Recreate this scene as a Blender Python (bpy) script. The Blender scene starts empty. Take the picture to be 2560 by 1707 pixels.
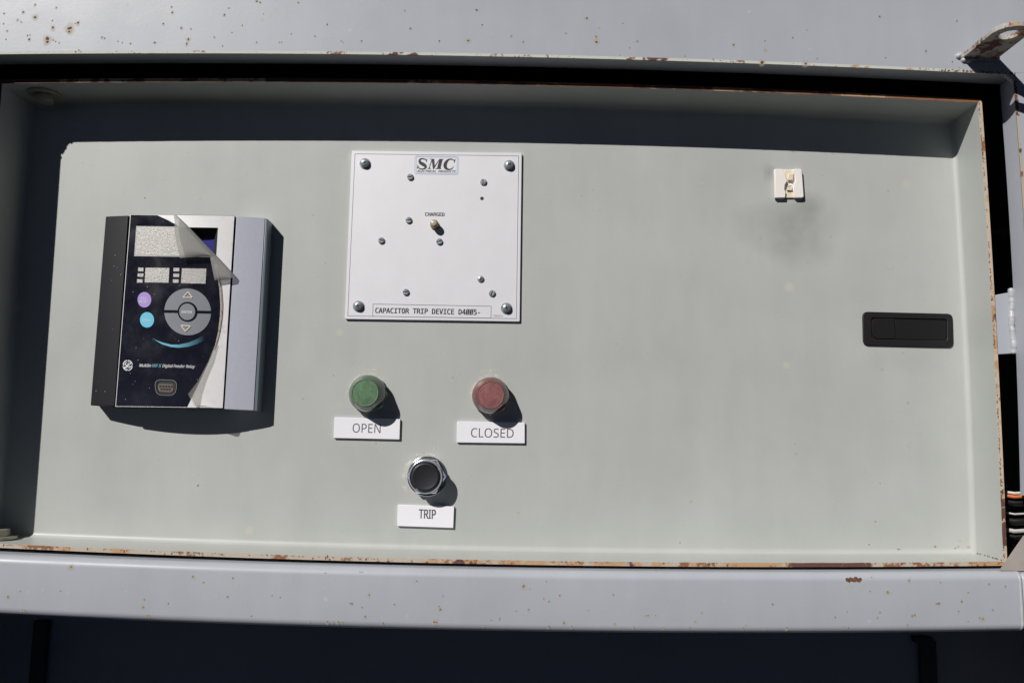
import bpy, bmesh, math, random
from mathutils import Vector, Matrix, noise
random.seed(7)
R = math.radians
SC = bpy.context.scene
COL = SC.collection

# ------------------------------------------------------------------ camera
ZC = 1.45                       # height of the lens above the ground (m)
DIST = 775.0                    # lens to instrument panel (mm)
PITCH, ROLL, YAW = R(6.916), R(1.017), R(0.349)
FPX, CX, CY = 2066.0, 1280.0, 853.5
fw = Vector((math.sin(YAW)*math.cos(PITCH), math.cos(YAW)*math.cos(PITCH), math.sin(PITCH)))
_r = Vector((math.cos(YAW), -math.sin(YAW), 0)); _u = _r.cross(fw)
rt = _r*math.cos(ROLL) + _u*math.sin(ROLL)
up = rt.cross(fw)
cd = bpy.data.cameras.new('camera'); cam = bpy.data.objects.new('camera', cd); COL.objects.link(cam)
cd.sensor_width = 36.0; cd.lens = FPX/2560.0*36.0; cd.clip_start = 0.01; cd.clip_end = 200
mw = Matrix((rt, up, -fw)).transposed().to_4x4(); mw.translation = Vector((0, -DIST*0.001, ZC))
cam.matrix_world = mw
SC.camera = cam
cd.dof.use_dof = True; cd.dof.focus_distance = 0.77; cd.dof.aperture_fstop = 11.0

# ------------------------------------------------------------------ sky, sun, exposure
SX, SY = 0.76, 0.86            # shadow shift right / down for each unit of depth
sun_dir = Vector((-SX, -1.0, SY)).normalized()
elev = math.asin(sun_dir.z)
azim = math.atan2(sun_dir.x, sun_dir.y)
w = bpy.data.worlds.new('World'); SC.world = w; w.use_nodes = True
nt = w.node_tree
sky = nt.nodes.new('ShaderNodeTexSky'); sky.sky_type = 'NISHITA'; sky.sun_disc = False
sky.sun_elevation = elev; sky.sun_rotation = azim
sky.altitude = 3000; sky.air_density = 0.085; sky.dust_density = 0.7; sky.ozone_density = 0.6
bg = nt.nodes['Background']; bg.inputs['Strength'].default_value = 0.05
nt.links.new(sky.outputs[0], bg.inputs[0])
sd = bpy.data.lights.new('sun', 'SUN'); sd.energy = 5.0; sd.angle = R(0.5); sd.color = (1.0, 0.965, 0.92)
sun = bpy.data.objects.new('sun', sd); COL.objects.link(sun)
sun.rotation_euler = (-sun_dir).to_track_quat('-Z', 'Y').to_euler(); sun.location = (-3, -3, 5)
vs = SC.view_settings
vs.view_transform = 'Standard'; vs.look = 'None'; vs.gamma = 1.0; vs.use_curve_mapping = False
vs.exposure = -0.15
SC.render.engine = 'CYCLES'
SC.cycles.use_denoising = True
SC.cycles.max_bounces = 8; SC.cycles.transparent_max_bounces = 48

# ------------------------------------------------------------------ geometry helpers (mm, panel plane h = 0)
def P(px, py, h):
    """pixel of the photograph at height h above the panel -> (X, Z) in mm"""
    v = rt*((px-CX)/FPX) - up*((py-CY)/FPX) + fw
    t = (DIST-h)/v.y
    return (v.x*t, v.z*t)
def W(X, h, Z): return Vector((X*.001, -h*.001, Z*.001+ZC))
def lerp(a, b, t): return a+(b-a)*t
def quadfit(pts):
    """least squares parabola b(a)"""
    S = [sum(p[0]**k for p in pts) for k in range(5)]
    T = [sum(p[1]*p[0]**k for p in pts) for k in range(3)]
    A = Matrix(((S[0], S[1], S[2]), (S[1], S[2], S[3]), (S[2], S[3], S[4])))
    c = A.inverted() @ Vector(T)
    return lambda x: c[0]+c[1]*x+c[2]*x*x
def curveZ(px, h): return quadfit([P(a, b, h) for a, b in px])                 # Z(X)
def curveX(px, h): return quadfit([tuple(reversed(P(a, b, h))) for a, b in px])  # X(Z)

class MB:
    def __init__(s): s.V = []; s.F = []; s.A = []; s.hasA = False
    def v(s, X, h, Z, a=1.0): s.V.append(W(X, h, Z)); s.A.append(a); return len(s.V)-1
    def f(s, *i): s.F.append(tuple(i))
    def prism(s, poly, h0, h1):
        n = len(poly)
        f1 = h1 if callable(h1) else (lambda X, Z: h1)
        a = [s.v(x, h0, z) for x, z in poly]; b = [s.v(x, f1(x, z), z) for x, z in poly]
        s.f(*b); s.f(*a[::-1])
        for i in range(n): j = (i+1) % n; s.f(a[i], a[j], b[j], b[i])
        return s
    def ring(s, outer, inner, h0, h1):
        n = len(outer)
        L = [[s.v(x, h, z) for x, z in p] for p, h in ((outer, h0), (outer, h1), (inner, h1), (inner, h0))]
        for k in range(4):
            for i in range(n): j = (i+1) % n; s.f(L[k][i], L[k][j], L[(k+1) % 4][j], L[(k+1) % 4][i])
        return s
    def box(s, x0, x1, h0, h1, z0, z1): return s.prism([(x0, z0), (x1, z0), (x1, z1), (x0, z1)], h0, h1)
    def lathe(s, c, prof, n=48, rfn=None):
        rings = []
        for r, h in prof:
            if r <= 1e-6: rings.append([s.v(c[0], h, c[1])])
            else: rings.append([s.v(c[0]+(rfn(r, i, n) if rfn else r)*math.cos(2*math.pi*i/n), h, c[1]+(rfn(r, i, n) if rfn else r)*math.sin(2*math.pi*i/n)) for i in range(n)])
        for a, b in zip(rings, rings[1:]):
            for i in range(n):
                j = (i+1) % n
                if len(a) == 1: s.f(a[0], b[j], b[i])
                elif len(b) == 1: s.f(a[i], a[j], b[0])
                else: s.f(a[i], a[j], b[j], b[i])
        if len(rings[0]) > 1: s.f(*rings[0][::-1])
        if len(rings[-1]) > 1: s.f(*rings[-1])
        return s
    def grid(s, fn, nu, nv, fa=None):
        idx = [[s.v(*fn(i/nu, j/nv), *([fa(i/nu, j/nv)] if fa else [])) for i in range(nu+1)] for j in range(nv+1)]
        for j in range(nv):
            for i in range(nu): s.f(idx[j][i], idx[j][i+1], idx[j+1][i+1], idx[j+1][i])
        if fa: s.hasA = True
        return idx
    def tube(s, pts, r, n=10):
        """pts: (X, h, Z)"""
        pv = [Vector(p) for p in pts]; rings = []
        for i, p in enumerate(pv):
            d = (pv[min(i+1, len(pv)-1)]-pv[max(i-1, 0)]).normalized()
            a = d.orthogonal().normalized() if i == 0 else (a - d*a.dot(d)).normalized()
            b = d.cross(a)
            rr = r[i] if isinstance(r, (list, tuple)) else r
            rings.append([s.v(*(p+a*rr*math.cos(2*math.pi*k/n)+b*rr*math.sin(2*math.pi*k/n))) for k in range(n)])
        for a_, b_ in zip(rings, rings[1:]):
            for k in range(n): s.f(a_[k], a_[(k+1) % n], b_[(k+1) % n], b_[k])
        s.f(*rings[0][::-1]); s.f(*rings[-1])
        return s
    def spot(s, X, h, Z, rx, rz, n=14, jit=.15, a0=1.0, mid=None):
        """soft stain: opaque in the middle, clear at its rim"""
        s.hasA = True; h += random.uniform(0, .07)
        c = s.v(X, h, Z, a0); ph = random.random()*6
        k1 = [s.v(X+rx*.5*math.cos(2*math.pi*i/n), h, Z+rz*.5*math.sin(2*math.pi*i/n), a0*(.55 if mid is None else mid)) for i in range(n)]
        k2 = []
        for i in range(n):
            t = 2*math.pi*i/n; q = 1+jit*math.sin(3*t+ph)+jit*.6*random.uniform(-1, 1)
            k2.append(s.v(X+rx*q*math.cos(t), h, Z+rz*q*math.sin(t), 0.0))
        for i in range(n):
            j = (i+1) % n
            s.f(c, k1[i], k1[j]); s.f(k1[i], k2[i], k2[j], k1[j])
        return s
    def fleck(s, X, h, Z, r, n=7, th=.12, el=1.0):
        t0 = random.random()*6
        pl = []
        for i in range(n):
            t = 2*math.pi*i/n; q = r*random.uniform(.65, 1.15)
            x, z = q*el*math.cos(t), q*math.sin(t)
            pl.append((X+x*math.cos(t0)-z*math.sin(t0), Z+x*math.sin(t0)+z*math.cos(t0)))
        return s.prism(pl, h, h+th)
    def ribbon(s, pts, wd, h0, h1, mapf, sub=6):
        """stroke of changing width; pts and widths in picture units, mapf -> (X, Z)"""
        def cr(a, b, c, d, t): return .5*((2*b)+(-a+c)*t+(2*a-5*b+4*c-d)*t*t+(-a+3*b-3*c+d)*t**3)
        C = []
        for i in range(len(pts)-1):
            q = [pts[max(i-1, 0)], pts[i], pts[i+1], pts[min(i+2, len(pts)-1)]]
            for k in range(sub):
                t = k/sub; C.append((cr(*[p[0] for p in q], t), cr(*[p[1] for p in q], t), lerp(wd[i], wd[i+1], t)))
        C.append((*pts[-1], wd[-1]))
        Lf, Rt = [], []
        for i, (x, y, ww) in enumerate(C):
            dx = C[min(i+1, len(C)-1)][0]-C[max(i-1, 0)][0]; dy = C[min(i+1, len(C)-1)][1]-C[max(i-1, 0)][1]
            l = math.hypot(dx, dy) or 1; nx, ny = -dy/l*ww/2, dx/l*ww/2
            Lf.append(mapf(x+nx, y+ny)); Rt.append(mapf(x-nx, y-ny))
        hh = lambda p, h: (h(p[0]) if callable(h) else h)
        rows = []
        for a, b in zip(Lf, Rt):
            rows.append((s.v(a[0], hh(a, h1), a[1]), s.v(b[0], hh(b, h1), b[1]), s.v(b[0], hh(b, h0), b[1]), s.v(a[0], hh(a, h0), a[1])))
        for a, b in zip(rows, rows[1:]):
            for k in range(4): s.f(a[k], a[(k+1) % 4], b[(k+1) % 4], b[k])
        s.f(*rows[0]); s.f(*rows[-1][::-1])
        return s
    def build(s, name, mat, parent=None, bevel=0.0, seg=2, smooth=35, kind=None):
        o0 = parent['_o'] if parent is not None and '_o' in parent.keys() else (0, 0, 0)
        o0 = Vector(o0)
        me = bpy.data.meshes.new(name)
        me.from_pydata([tuple(p-o0) for p in s.V], [], s.F)
        if s.hasA:
            at = me.attributes.new('fade', 'FLOAT', 'POINT')
            at.data.foreach_set('value', s.A)
        bm = bmesh.new(); bm.from_mesh(me); bmesh.ops.recalc_face_normals(bm, faces=bm.faces[:])
        bm.to_mesh(me); bm.free()
        if smooth:
            me.polygons.foreach_set('use_smooth', [True]*len(me.polygons))
            me.set_sharp_from_angle(angle=R(smooth))
        me.materials.append(mat)
        o = bpy.data.objects.new(name, me); COL.objects.link(o)
        if bevel:
            b = o.modifiers.new('bevel', 'BEVEL'); b.width = bevel*.001; b.segments = seg; b.limit_method = 'ANGLE'; b.angle_limit = R(40)
        if parent is not None: o.parent = parent; o['_o'] = tuple(o0)
        if kind: o['kind'] = kind
        return o

def thing(name, label, cat, X, h, Z, group=None):
    o = bpy.data.objects.new(name, None); COL.objects.link(o)
    o.empty_display_size = .01
    o.location = W(X, h, Z); o['_o'] = tuple(o.location)
    o['label'] = label; o['category'] = cat
    if group: o['group'] = group
    return o
def circ(c, r, n=40, a0=0): return [(c[0]+r*math.cos(a0+2*math.pi*i/n), c[1]+r*math.sin(a0+2*math.pi*i/n)) for i in range(n)]
def rrect(q, r, n=6):
    """rounded quad from four corner points TL TR BR BL"""
    out = []
    for i in range(4):
        p0, p, p1 = Vector(q[i-1]), Vector(q[i]), Vector(q[(i+1) % 4])
        a = p+(p0-p).normalized()*r; b = p+(p1-p).normalized()*r
        for k in range(n+1):
            t = k/n; out.append(tuple(a*(1-t)**2+p*2*t*(1-t)+b*t*t))
    return out

FONTS = {}
def font(nm):
    """one of Blender's own fonts, or its default"""
    if nm not in FONTS:
        FONTS[nm] = None
        try:
            import os
            p_ = os.path.join(bpy.utils.system_resource('DATAFILES'), 'fonts', nm)
            if os.path.exists(p_): FONTS[nm] = bpy.data.fonts.load(p_)
        except Exception: pass
    return FONTS[nm]
# text: the built-in font turned into a mesh and laid into a quad
def text_mb(s, quad, h, th=.12, weight=0.0, shear=0.0, spacing=1.0, hf=None, fnt='NotoSansMath-Regular.woff2'):
    """quad: TL TR BR BL in (X, Z) mm of the lettering's own box"""
    cu = bpy.data.curves.new('t', 'FONT'); cu.body = s; cu.size = 1; cu.shear = shear; cu.space_character = spacing
    cu.resolution_u = 6
    if font(fnt): cu.font = font(fnt)
    ob = bpy.data.objects.new('t', cu); COL.objects.link(ob)
    dg = bpy.context.evaluated_depsgraph_get(); dg.update()
    me = bpy.data.meshes.new_from_object(ob.evaluated_get(dg))
    xs = [v.co.x for v in me.vertices]; ys = [v.co.y for v in me.vertices]
    x0, x1, y0, y1 = min(xs), max(xs), min(ys), max(ys)
    m = MB()
    shifts = [(0, 0)] if weight <= 0 else [(-weight, -weight*.5), (weight, weight*.5), (-weight, weight*.5), (weight, -weight*.5)]
    for k_, (su, sv) in enumerate(shifts):
        n0 = len(m.V)
        for v in me.vertices:
            u = (v.co.x+su-x0)/(x1-x0); t = (v.co.y+sv-y0)/(y1-y0)
            a = Vector(quad[0]).lerp(Vector(quad[1]), u); b = Vector(quad[3]).lerp(Vector(quad[2]), u)
            p = b.lerp(a, t)
            m.v(p.x, (hf(p.x) if hf else 0)+h+th+.012*k_, p.y)
        for f in me.polygons: m.f(*[i+n0 for i in f.vertices])
    bpy.data.objects.remove(ob); bpy.data.curves.remove(cu); bpy.data.meshes.remove(me)
    return m
def pxq(pts, h): return [P(a, b, h) for a, b in pts]

# ------------------------------------------------------------------ materials
def nn(t, kind, **kw):
    n = t.nodes.new(kind)
    for k, v in kw.items(): setattr(n, k, v)
    return n
def mat(name, col, rough=.5, metal=0.0, spec=.5, coat=0.0, var=0.0, vscale=25.0, bump=0.0, bscale=800.0, rvar=0.0, col2=None, c2amt=.5, c2scale=60., c2lo=.5, c2hi=.7, detail=4.0, coatr=.1):
    m = bpy.data.materials.new(name); m.use_nodes = True
    t = m.node_tree; b = t.nodes['Principled BSDF']; L = t.links
    b.inputs['Base Color'].default_value = (*col, 1); b.inputs['Roughness'].default_value = rough
    b.inputs['Metallic'].default_value = metal; b.inputs['Specular IOR Level'].default_value = spec
    b.inputs['Coat Weight'].default_value = coat; b.inputs['Coat Roughness'].default_value = coatr
    tc = nn(t, 'ShaderNodeTexCoord')
    sock = None
    if var or rvar:
        n1 = nn(t, 'ShaderNodeTexNoise'); n1.inputs['Scale'].default_value = vscale; n1.inputs['Detail'].default_value = detail; n1.inputs['Roughness'].default_value = .6
        L.new(tc.outputs['Object'], n1.inputs['Vector'])
    if var:
        mx = nn(t, 'ShaderNodeMix', data_type='RGBA')
        mr = nn(t, 'ShaderNodeMapRange'); mr.inputs[1].default_value = .3; mr.inputs[2].default_value = .7
        L.new(n1.outputs['Fac'], mr.inputs[0]); L.new(mr.outputs[0], mx.inputs[0])
        mx.inputs[6].default_value = (*[c*(1-var) for c in col], 1); mx.inputs[7].default_value = (*[min(1, c*(1+var)) for c in col], 1)
        sock = mx.outputs[2]
    if rvar:
        mr = nn(t, 'ShaderNodeMapRange'); mr.inputs[1].default_value = .3; mr.inputs[2].default_value = .7
        mr.inputs[3].default_value = max(0, rough-rvar); mr.inputs[4].default_value = min(1, rough+rvar)
        L.new(n1.outputs['Fac'], mr.inputs[0]); L.new(mr.outputs[0], b.inputs['Roughness'])
    if col2:
        n2 = nn(t, 'ShaderNodeTexNoise'); n2.inputs['Scale'].default_value = c2scale; n2.inputs['Detail'].default_value = 6; n2.inputs['Roughness'].default_value = .65
        L.new(tc.outputs['Object'], n2.inputs['Vector'])
        mr2 = nn(t, 'ShaderNodeMapRange'); mr2.inputs[1].default_value = c2lo; mr2.inputs[2].default_value = c2hi; mr2.inputs[4].default_value = c2amt
        L.new(n2.outputs['Fac'], mr2.inputs[0])
        m2 = nn(t, 'ShaderNodeMix', data_type='RGBA'); L.new(mr2.outputs[0], m2.inputs[0])
        if sock: L.new(sock, m2.inputs[6])
        else: m2.inputs[6].default_value = (*col, 1)
        m2.inputs[7].default_value = (*col2, 1); sock = m2.outputs[2]
    if sock: L.new(sock, b.inputs['Base Color'])
    if bump:
        n3 = nn(t, 'ShaderNodeTexNoise'); n3.inputs['Scale'].default_value = bscale; n3.inputs['Detail'].default_value = 3
        L.new(tc.outputs['Object'], n3.inputs['Vector'])
        bp = nn(t, 'ShaderNodeBump'); bp.inputs['Strength'].default_value = bump; bp.inputs['Distance'].default_value = .0004
        L.new(n3.outputs['Fac'], bp.inputs['Height']); L.new(bp.outputs[0], b.inputs['Normal'])
    return m

def paint(name, col, blotch, spots, spotcol=(.56, .50, .36)):
    """weathered enamel: slow tone changes, faint runs, pale and yellowed specks"""
    m = mat(name, col, rough=.42, spec=.35, var=blotch, vscale=9, bump=.10, bscale=420, rvar=.08, detail=6)
    t = m.node_tree; L = t.links; b = t.nodes['Principled BSDF']; tc = t.nodes['Texture Coordinate']
    base = b.inputs['Base Color'].links[0].from_socket
    # vertical runs
    mp = nn(t, 'ShaderNodeMapping'); mp.inputs['Scale'].default_value = (45, 1, 9); L.new(tc.outputs['Object'], mp.inputs[0])
    ns = nn(t, 'ShaderNodeTexNoise'); ns.inputs['Scale'].default_value = 1; ns.inputs['Detail'].default_value = 5; L.new(mp.outputs[0], ns.inputs['Vector'])
    r1 = nn(t, 'ShaderNodeMapRange'); r1.inputs[1].default_value = .35; r1.inputs[2].default_value = .75; r1.inputs[3].default_value = .977; r1.inputs[4].default_value = 1.023; L.new(ns.outputs['Fac'], r1.inputs[0])
    mu = nn(t, 'ShaderNodeMix', data_type='RGBA', blend_type='MULTIPLY'); mu.inputs[0].default_value = 1; L.new(base, mu.inputs[6]); L.new(r1.outputs[0], mu.inputs[7])
    # sparse specks, few of the cells carry one
    vo = nn(t, 'ShaderNodeTexVoronoi'); vo.inputs['Scale'].default_value = spots; L.new(tc.outputs['Object'], vo.inputs['Vector'])
    sx = nn(t, 'ShaderNodeSeparateColor'); L.new(vo.outputs['Color'], sx.inputs[0])
    rad = nn(t, 'ShaderNodeMapRange'); rad.inputs[1].default_value = .62; rad.inputs[2].default_value = 1; rad.inputs[3].default_value = 0.001; rad.inputs[4].default_value = .19; L.new(sx.outputs[0], rad.inputs[0])
    dv = nn(t, 'ShaderNodeMath', operation='DIVIDE'); L.new(vo.outputs['Distance'], dv.inputs[0]); L.new(rad.outputs[0], dv.inputs[1])
    ml = nn(t, 'ShaderNodeMapRange', interpolation_type='SMOOTHSTEP'); ml.inputs[1].default_value = .25; ml.inputs[2].default_value = 1.0; ml.inputs[3].default_value = .5; ml.inputs[4].default_value = 0; L.new(dv.outputs[0], ml.inputs[0])
    m3 = nn(t, 'ShaderNodeMix', data_type='RGBA'); L.new(ml.outputs[0], m3.inputs[0]); L.new(mu.outputs[2], m3.inputs[6]); m3.inputs[7].default_value = (*spotcol, 1)
    L.new(m3.outputs[2], b.inputs['Base Color'])
    return m

def rust_edge(name, pale, amount, scale=55.):
    """bare sheet edge: primer and old paint broken by rust"""
    m = mat(name, pale, rough=.7, spec=.2, bump=.5, bscale=900, var=.1, vscale=30)
    t = m.node_tree; L = t.links; b = t.nodes['Principled BSDF']; tc = t.nodes['Texture Coordinate']
    def noi(sc, det=6):
        lo = nn(t, 'ShaderNodeTexNoise'); lo.inputs['Scale'].default_value = sc*.16; lo.inputs['Detail'].default_value = 2; L.new(tc.outputs['Object'], lo.inputs['Vector'])
        ad = nn(t, 'ShaderNodeMath', operation='MULTIPLY_ADD'); L.new(lo.outputs['Fac'], ad.inputs[0]); ad.inputs[1].default_value = .8
        sb = nn(t, 'ShaderNodeMath', operation='SUBTRACT'); sb.inputs[1].default_value = .4; L.new(ad.outputs[0], sb.inputs[0])
        n = nn(t, 'ShaderNodeTexNoise'); n.inputs['Scale'].default_value = sc; n.inputs['Detail'].default_value = det; n.inputs['Roughness'].default_value = .68; L.new(tc.outputs['Object'], n.inputs['Vector']); L.new(n.outputs['Fac'], ad.inputs[2]); return sb
    def mixc(fac, a, c):
        x = nn(t, 'ShaderNodeMix', data_type='RGBA'); L.new(fac, x.inputs[0])
        if isinstance(a, tuple): x.inputs[6].default_value = (*a, 1)
        else: L.new(a, x.inputs[6])
        x.inputs[7].default_value = (*c, 1); return x.outputs[2]
    def rng(s, lo, hi):
        r = nn(t, 'ShaderNodeMapRange'); r.inputs[1].default_value = lo; r.inputs[2].default_value = hi; L.new(s, r.inputs[0]); return r.outputs[0]
    c = mixc(rng(noi(scale).outputs[0], .56-amount, .64-amount), pale, (.44, .27, .15))
    c = mixc(rng(noi(scale*2.6).outputs[0], .60-amount, .66-amount), c, (.25, .11, .055))
    c = mixc(rng(noi(scale*.8).outputs[0], .64-amount, .68-amount), c, (.12, .055, .045))
    L.new(c, b.inputs['Base Color'])
    return m

def stain(name, col, rough=.6, amount=1.0, nz=0.0, nscale=300.):
    m = bpy.data.materials.new(name); m.use_nodes = True; t = m.node_tree; L = t.links
    b = t.nodes['Principled BSDF']; b.inputs['Base Color'].default_value = (*col, 1); b.inputs['Roughness'].default_value = rough; b.inputs['Specular IOR Level'].default_value = .3
    at = nn(t, 'ShaderNodeAttribute', attribute_name='fade')
    mu = nn(t, 'ShaderNodeMath', operation='MULTIPLY'); L.new(at.outputs['Fac'], mu.inputs[0]); mu.inputs[1].default_value = amount
    s = mu.outputs[0]
    if nz:
        tc = nn(t, 'ShaderNodeTexCoord'); n = nn(t, 'ShaderNodeTexNoise'); n.inputs['Scale'].default_value = nscale; n.inputs['Detail'].default_value = 5; L.new(tc.outputs['Object'], n.inputs['Vector'])
        r = nn(t, 'ShaderNodeMapRange'); r.inputs[1].default_value = .35; r.inputs[2].default_value = .65; r.inputs[3].default_value = 1-nz; r.inputs[4].default_value = 1; L.new(n.outputs['Fac'], r.inputs[0])
        m2 = nn(t, 'ShaderNodeMath', operation='MULTIPLY'); L.new(s, m2.inputs[0]); L.new(r.outputs[0], m2.inputs[1]); s = m2.outputs[0]
    L.new(s, b.inputs['Alpha'])
    return m

M = {}
M['panel'] = paint('panel_enamel', (.425, .442, .426), .05, 26, (.55, .52, .44))
M['outer'] = paint('cabinet_enamel', (.385, .407, .455), .035, 55, (.54, .52, .46))
M['inside'] = mat('cabinet_inside', (.16, .165, .165), .6, var=.1)
M['gusset'] = mat('bare_gusset', (.27, .245, .23), .6, var=.12, vscale=60)
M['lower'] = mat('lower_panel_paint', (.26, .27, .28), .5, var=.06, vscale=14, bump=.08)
M['rod'] = mat('black_rod', (.03, .03, .03), .6)
M['edge_light'] = rust_edge('rim_rust_light', (.52, .43, .33), .0, 60)
M['edge_mid'] = rust_edge('rim_rust_mid', (.44, .38, .31), .03, 42)
M['edge_heavy'] = rust_edge('rim_rust_heavy', (.40, .36, .30), .17, 30)
M['lip_edge'] = rust_edge('lip_edge_pale', (.54, .55, .50), -.07, 60)
M['lug'] = rust_edge('lug_paint_rust', (.40, .39, .36), .03, 70)
M['rust'] = mat('rust', (.150, .075, .045), .85, spec=.15, var=.4, vscale=400, bump=.6, bscale=1500)
M['rust_pale'] = mat('pale_rust', (.25, .155, .085), .85, spec=.15, var=.4, vscale=400)
M['halo'] = stain('yellowed_halo', (.58, .52, .38), .6, .6)
M['pale'] = stain('pale_smear', (.68, .67, .61), .55, .95, .4, 200)
M['smudge'] = stain('grey_smudge', (.27, .28, .285), .5, .36, .5, 38)
M['rustwash'] = stain('rust_wash', (.50, .27, .13), .7, .75, .4, 300)
M['weld'] = mat('painted_weld', (.41, .42, .445), .38, bump=.3, bscale=500, var=.1, vscale=300)
M['alu'] = mat('silver_faceplate', (.74, .735, .775), .40, metal=.15, spec=.4, var=.02, vscale=40, bump=.12, bscale=1800)
M['ink'] = mat('black_ink', (.022, .022, .03), .5)
M['ink_line'] = mat('thin_line_ink', (.09, .092, .13), .5)
M['ink_blue'] = mat('pale_blue_ink', (.33, .42, .60), .5)
M['scratch'] = mat('scratched_off_print', (.85, .83, .82), .5)
M['zinc'] = mat('zinc_screw', (.29, .325, .34), .36, metal=.45, var=.15, vscale=300, rvar=.1)
M['dark'] = mat('dark_recess', (.015, .015, .016), .6)  # near-black colour stands for the shade in holes and recesses
M['slot'] = mat('bright_slot', (.66, .67, .66), .35, metal=.7)  # sun glint of the screw slots, put into a bright colour
M['chrome'] = mat('chrome', (.70, .70, .72), .22, metal=.72, rvar=.06, vscale=200)
M['chrome_dark'] = mat('chrome_bushing', (.78, .79, .84), .12, metal=.93, rvar=.05, vscale=150)
M['nut'] = mat('dull_nut', (.50, .48, .43), .4, metal=.5, var=.15, vscale=200)
M['black_cap'] = mat('black_rubber_cap', (.018, .018, .021), .42, spec=.45, bump=.1, bscale=1200)
M['white_plate'] = mat('white_engraved_plastic', (.80, .795, .845), .35, spec=.4, var=.015, vscale=60)
M['grey_ink'] = mat('engraved_grey', (.085, .08, .085), .6)
M['black_plastic'] = mat('black_latch_plastic', (.0085, .0075, .0085), .55, spec=.4, bump=.15, bscale=1500)
M['black_plastic2'] = mat('black_latch_paddle', (.006, .0055, .006), .6, spec=.35, bump=.1, bscale=1500)
M['nylon'] = mat('white_nylon', (.80, .765, .735), .45, spec=.4, var=.02, vscale=200)
M['nylon_in'] = mat('cream_nylon', (.72, .63, .48), .5, spec=.4)
M['slot_brown'] = mat('brown_slot_shadow', (.16, .11, .08), .6)
M['led'] = mat('amber_led_glass', (.27, .20, .09), .2, spec=.6)
M['led_top'] = mat('led_top', (.40, .37, .28), .3, spec=.5)
M['zinc_bolt'] = mat('yellowed_bolt', (.40, .38, .30), .42, metal=.5, var=.15, vscale=120)

# ------------------------------------------------------------------ the door pan: curves of its rims (bowed sheet metal)
HT, HO = 45.0, 65.2             # rim height of the pan, height of the cabinet front
T = 3.7
c_top = curveZ([(10, 209), (640, 207), (1280, 212), (1920, 232.7), (2445, 257.7)], HT)
c_bot1 = curveZ([(0, 1358), (600, 1382), (1300, 1401), (2000, 1405), (2500, 1403)], HT)
c_bot0 = curveZ([(85, 1341), (600, 1361), (1300, 1377), (2000, 1382), (2436, 1383)], 0)
c_rt1 = curveX([(2446, 268), (2465, 560), (2494.6, 1080), (2507, 1395)], HT)
c_rt0 = curveX([(2390, 403), (2403, 600), (2427, 1100), (2436, 1383)], 0)
_l = curveX([(155.6, 381), (149, 457), (120, 871), (84, 1339)], 0)
c_lf = lambda z: _l(z)-SX*HT
c_lip = curveZ([(0, 136.2), (640, 135.2), (1280, 140.5), (1920, 161.2), (2300, 180), (2510, 184)], HO)
c_fl = curveX([(2502, 249), (2524, 560), (2547, 1080)], HT)
c_st = curveZ([(0, 1388), (600, 1408), (1300, 1428), (2000, 1432), (2520, 1429)], HO)
c_sb = curveZ([(0, 1539), (600, 1562), (1300, 1583), (2000, 1584), (2550, 1580)], HO)

def corner(cz, cx):
    x, z = 0.0, 0.0
    for _ in range(12): z = cz(x); x = cx(z)
    return x, z
def side_curves(t):
    """top, right, bottom, left functions of the inner wall at height share t (0 panel, 1 rim)"""
    return (c_top, lambda z: lerp(c_rt0(z), c_rt1(z), t), lambda x: lerp(c_bot0(x), c_bot1(x), t), c_lf)
NS = 24
def loop(t, inset):
    ct, cr_, cb, cl = side_curves(t)
    tp = lambda x: ct(x)-inset; bt = lambda x: cb(x)+inset; rr = lambda z: cr_(z)-inset; ll = lambda z: cl(z)+inset
    TL, TR, BR, BL = corner(tp, ll), corner(tp, rr), corner(bt, rr), corner(bt, ll)
    S = []
    S.append([(lerp(TL[0], TR[0], k/NS), tp(lerp(TL[0], TR[0], k/NS))) for k in range(NS+1)])
    S.append([(rr(lerp(TR[1], BR[1], k/NS)), lerp(TR[1], BR[1], k/NS)) for k in range(NS+1)])
    S.append([(lerp(BR[0], BL[0], k/NS), bt(lerp(BR[0], BL[0], k/NS))) for k in range(NS+1)])
    S.append([(ll(lerp(BL[1], TL[1], k/NS)), lerp(BL[1], TL[1], k/NS)) for k in range(NS+1)])
    return S

door = thing('inner_door', 'grey green sheet metal instrument door, a shallow pan with rusty rims, set in the cabinet opening', 'door', 0, 0, c_bot0(0))
RB = 4.5                        # bend radius
arc = [(RB*(1-math.sin(a)), RB*(1-math.cos(a))) for a in [math.pi/2*k/6 for k in range(7)]]   # (inset, h)
m = MB()
base = loop(0, RB)
# flat of the panel as a grid between top and bottom rows
nr = 14
base_l = lambda z: c_lf(z)+RB
base_r = lambda z: c_rt0(z)-RB
rows = []
for j in range(nr+1):
    t = j/nr
    row = []
    for k in range(NS+1):
        a, b = Vector(base[0][k]), Vector(base[2][NS-k])
        L_ = Vector((base_l(lerp(base[0][0][1], base[2][NS][1], t)), 0)); R2 = Vector((base_r(lerp(base[0][NS][1], base[2][0][1], t)), 0))
        q = a.lerp(b, t); u = k/NS
        lin = lerp(lerp(base[0][0][0], base[0][NS][0], u), lerp(base[2][NS][0], base[2][0][0], u), t)
        row.append(m.v(lerp(L_.x, R2.x, u) + (q.x-lin), 0, q.y))
    rows.append(row)
for j in range(nr):
    for k in range(NS): m.f(rows[j][k], rows[j][k+1], rows[j+1][k+1], rows[j+1][k])
m.build('face_panel', M['panel'], door, smooth=60)
names = ['top_flange', 'right_flange', 'bottom_flange', 'left_flange']
rimm = ['edge_heavy', 'edge_light', 'edge_mid', 'edge_heavy']
outer0 = loop(1, -T)
fl_objs = []
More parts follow.
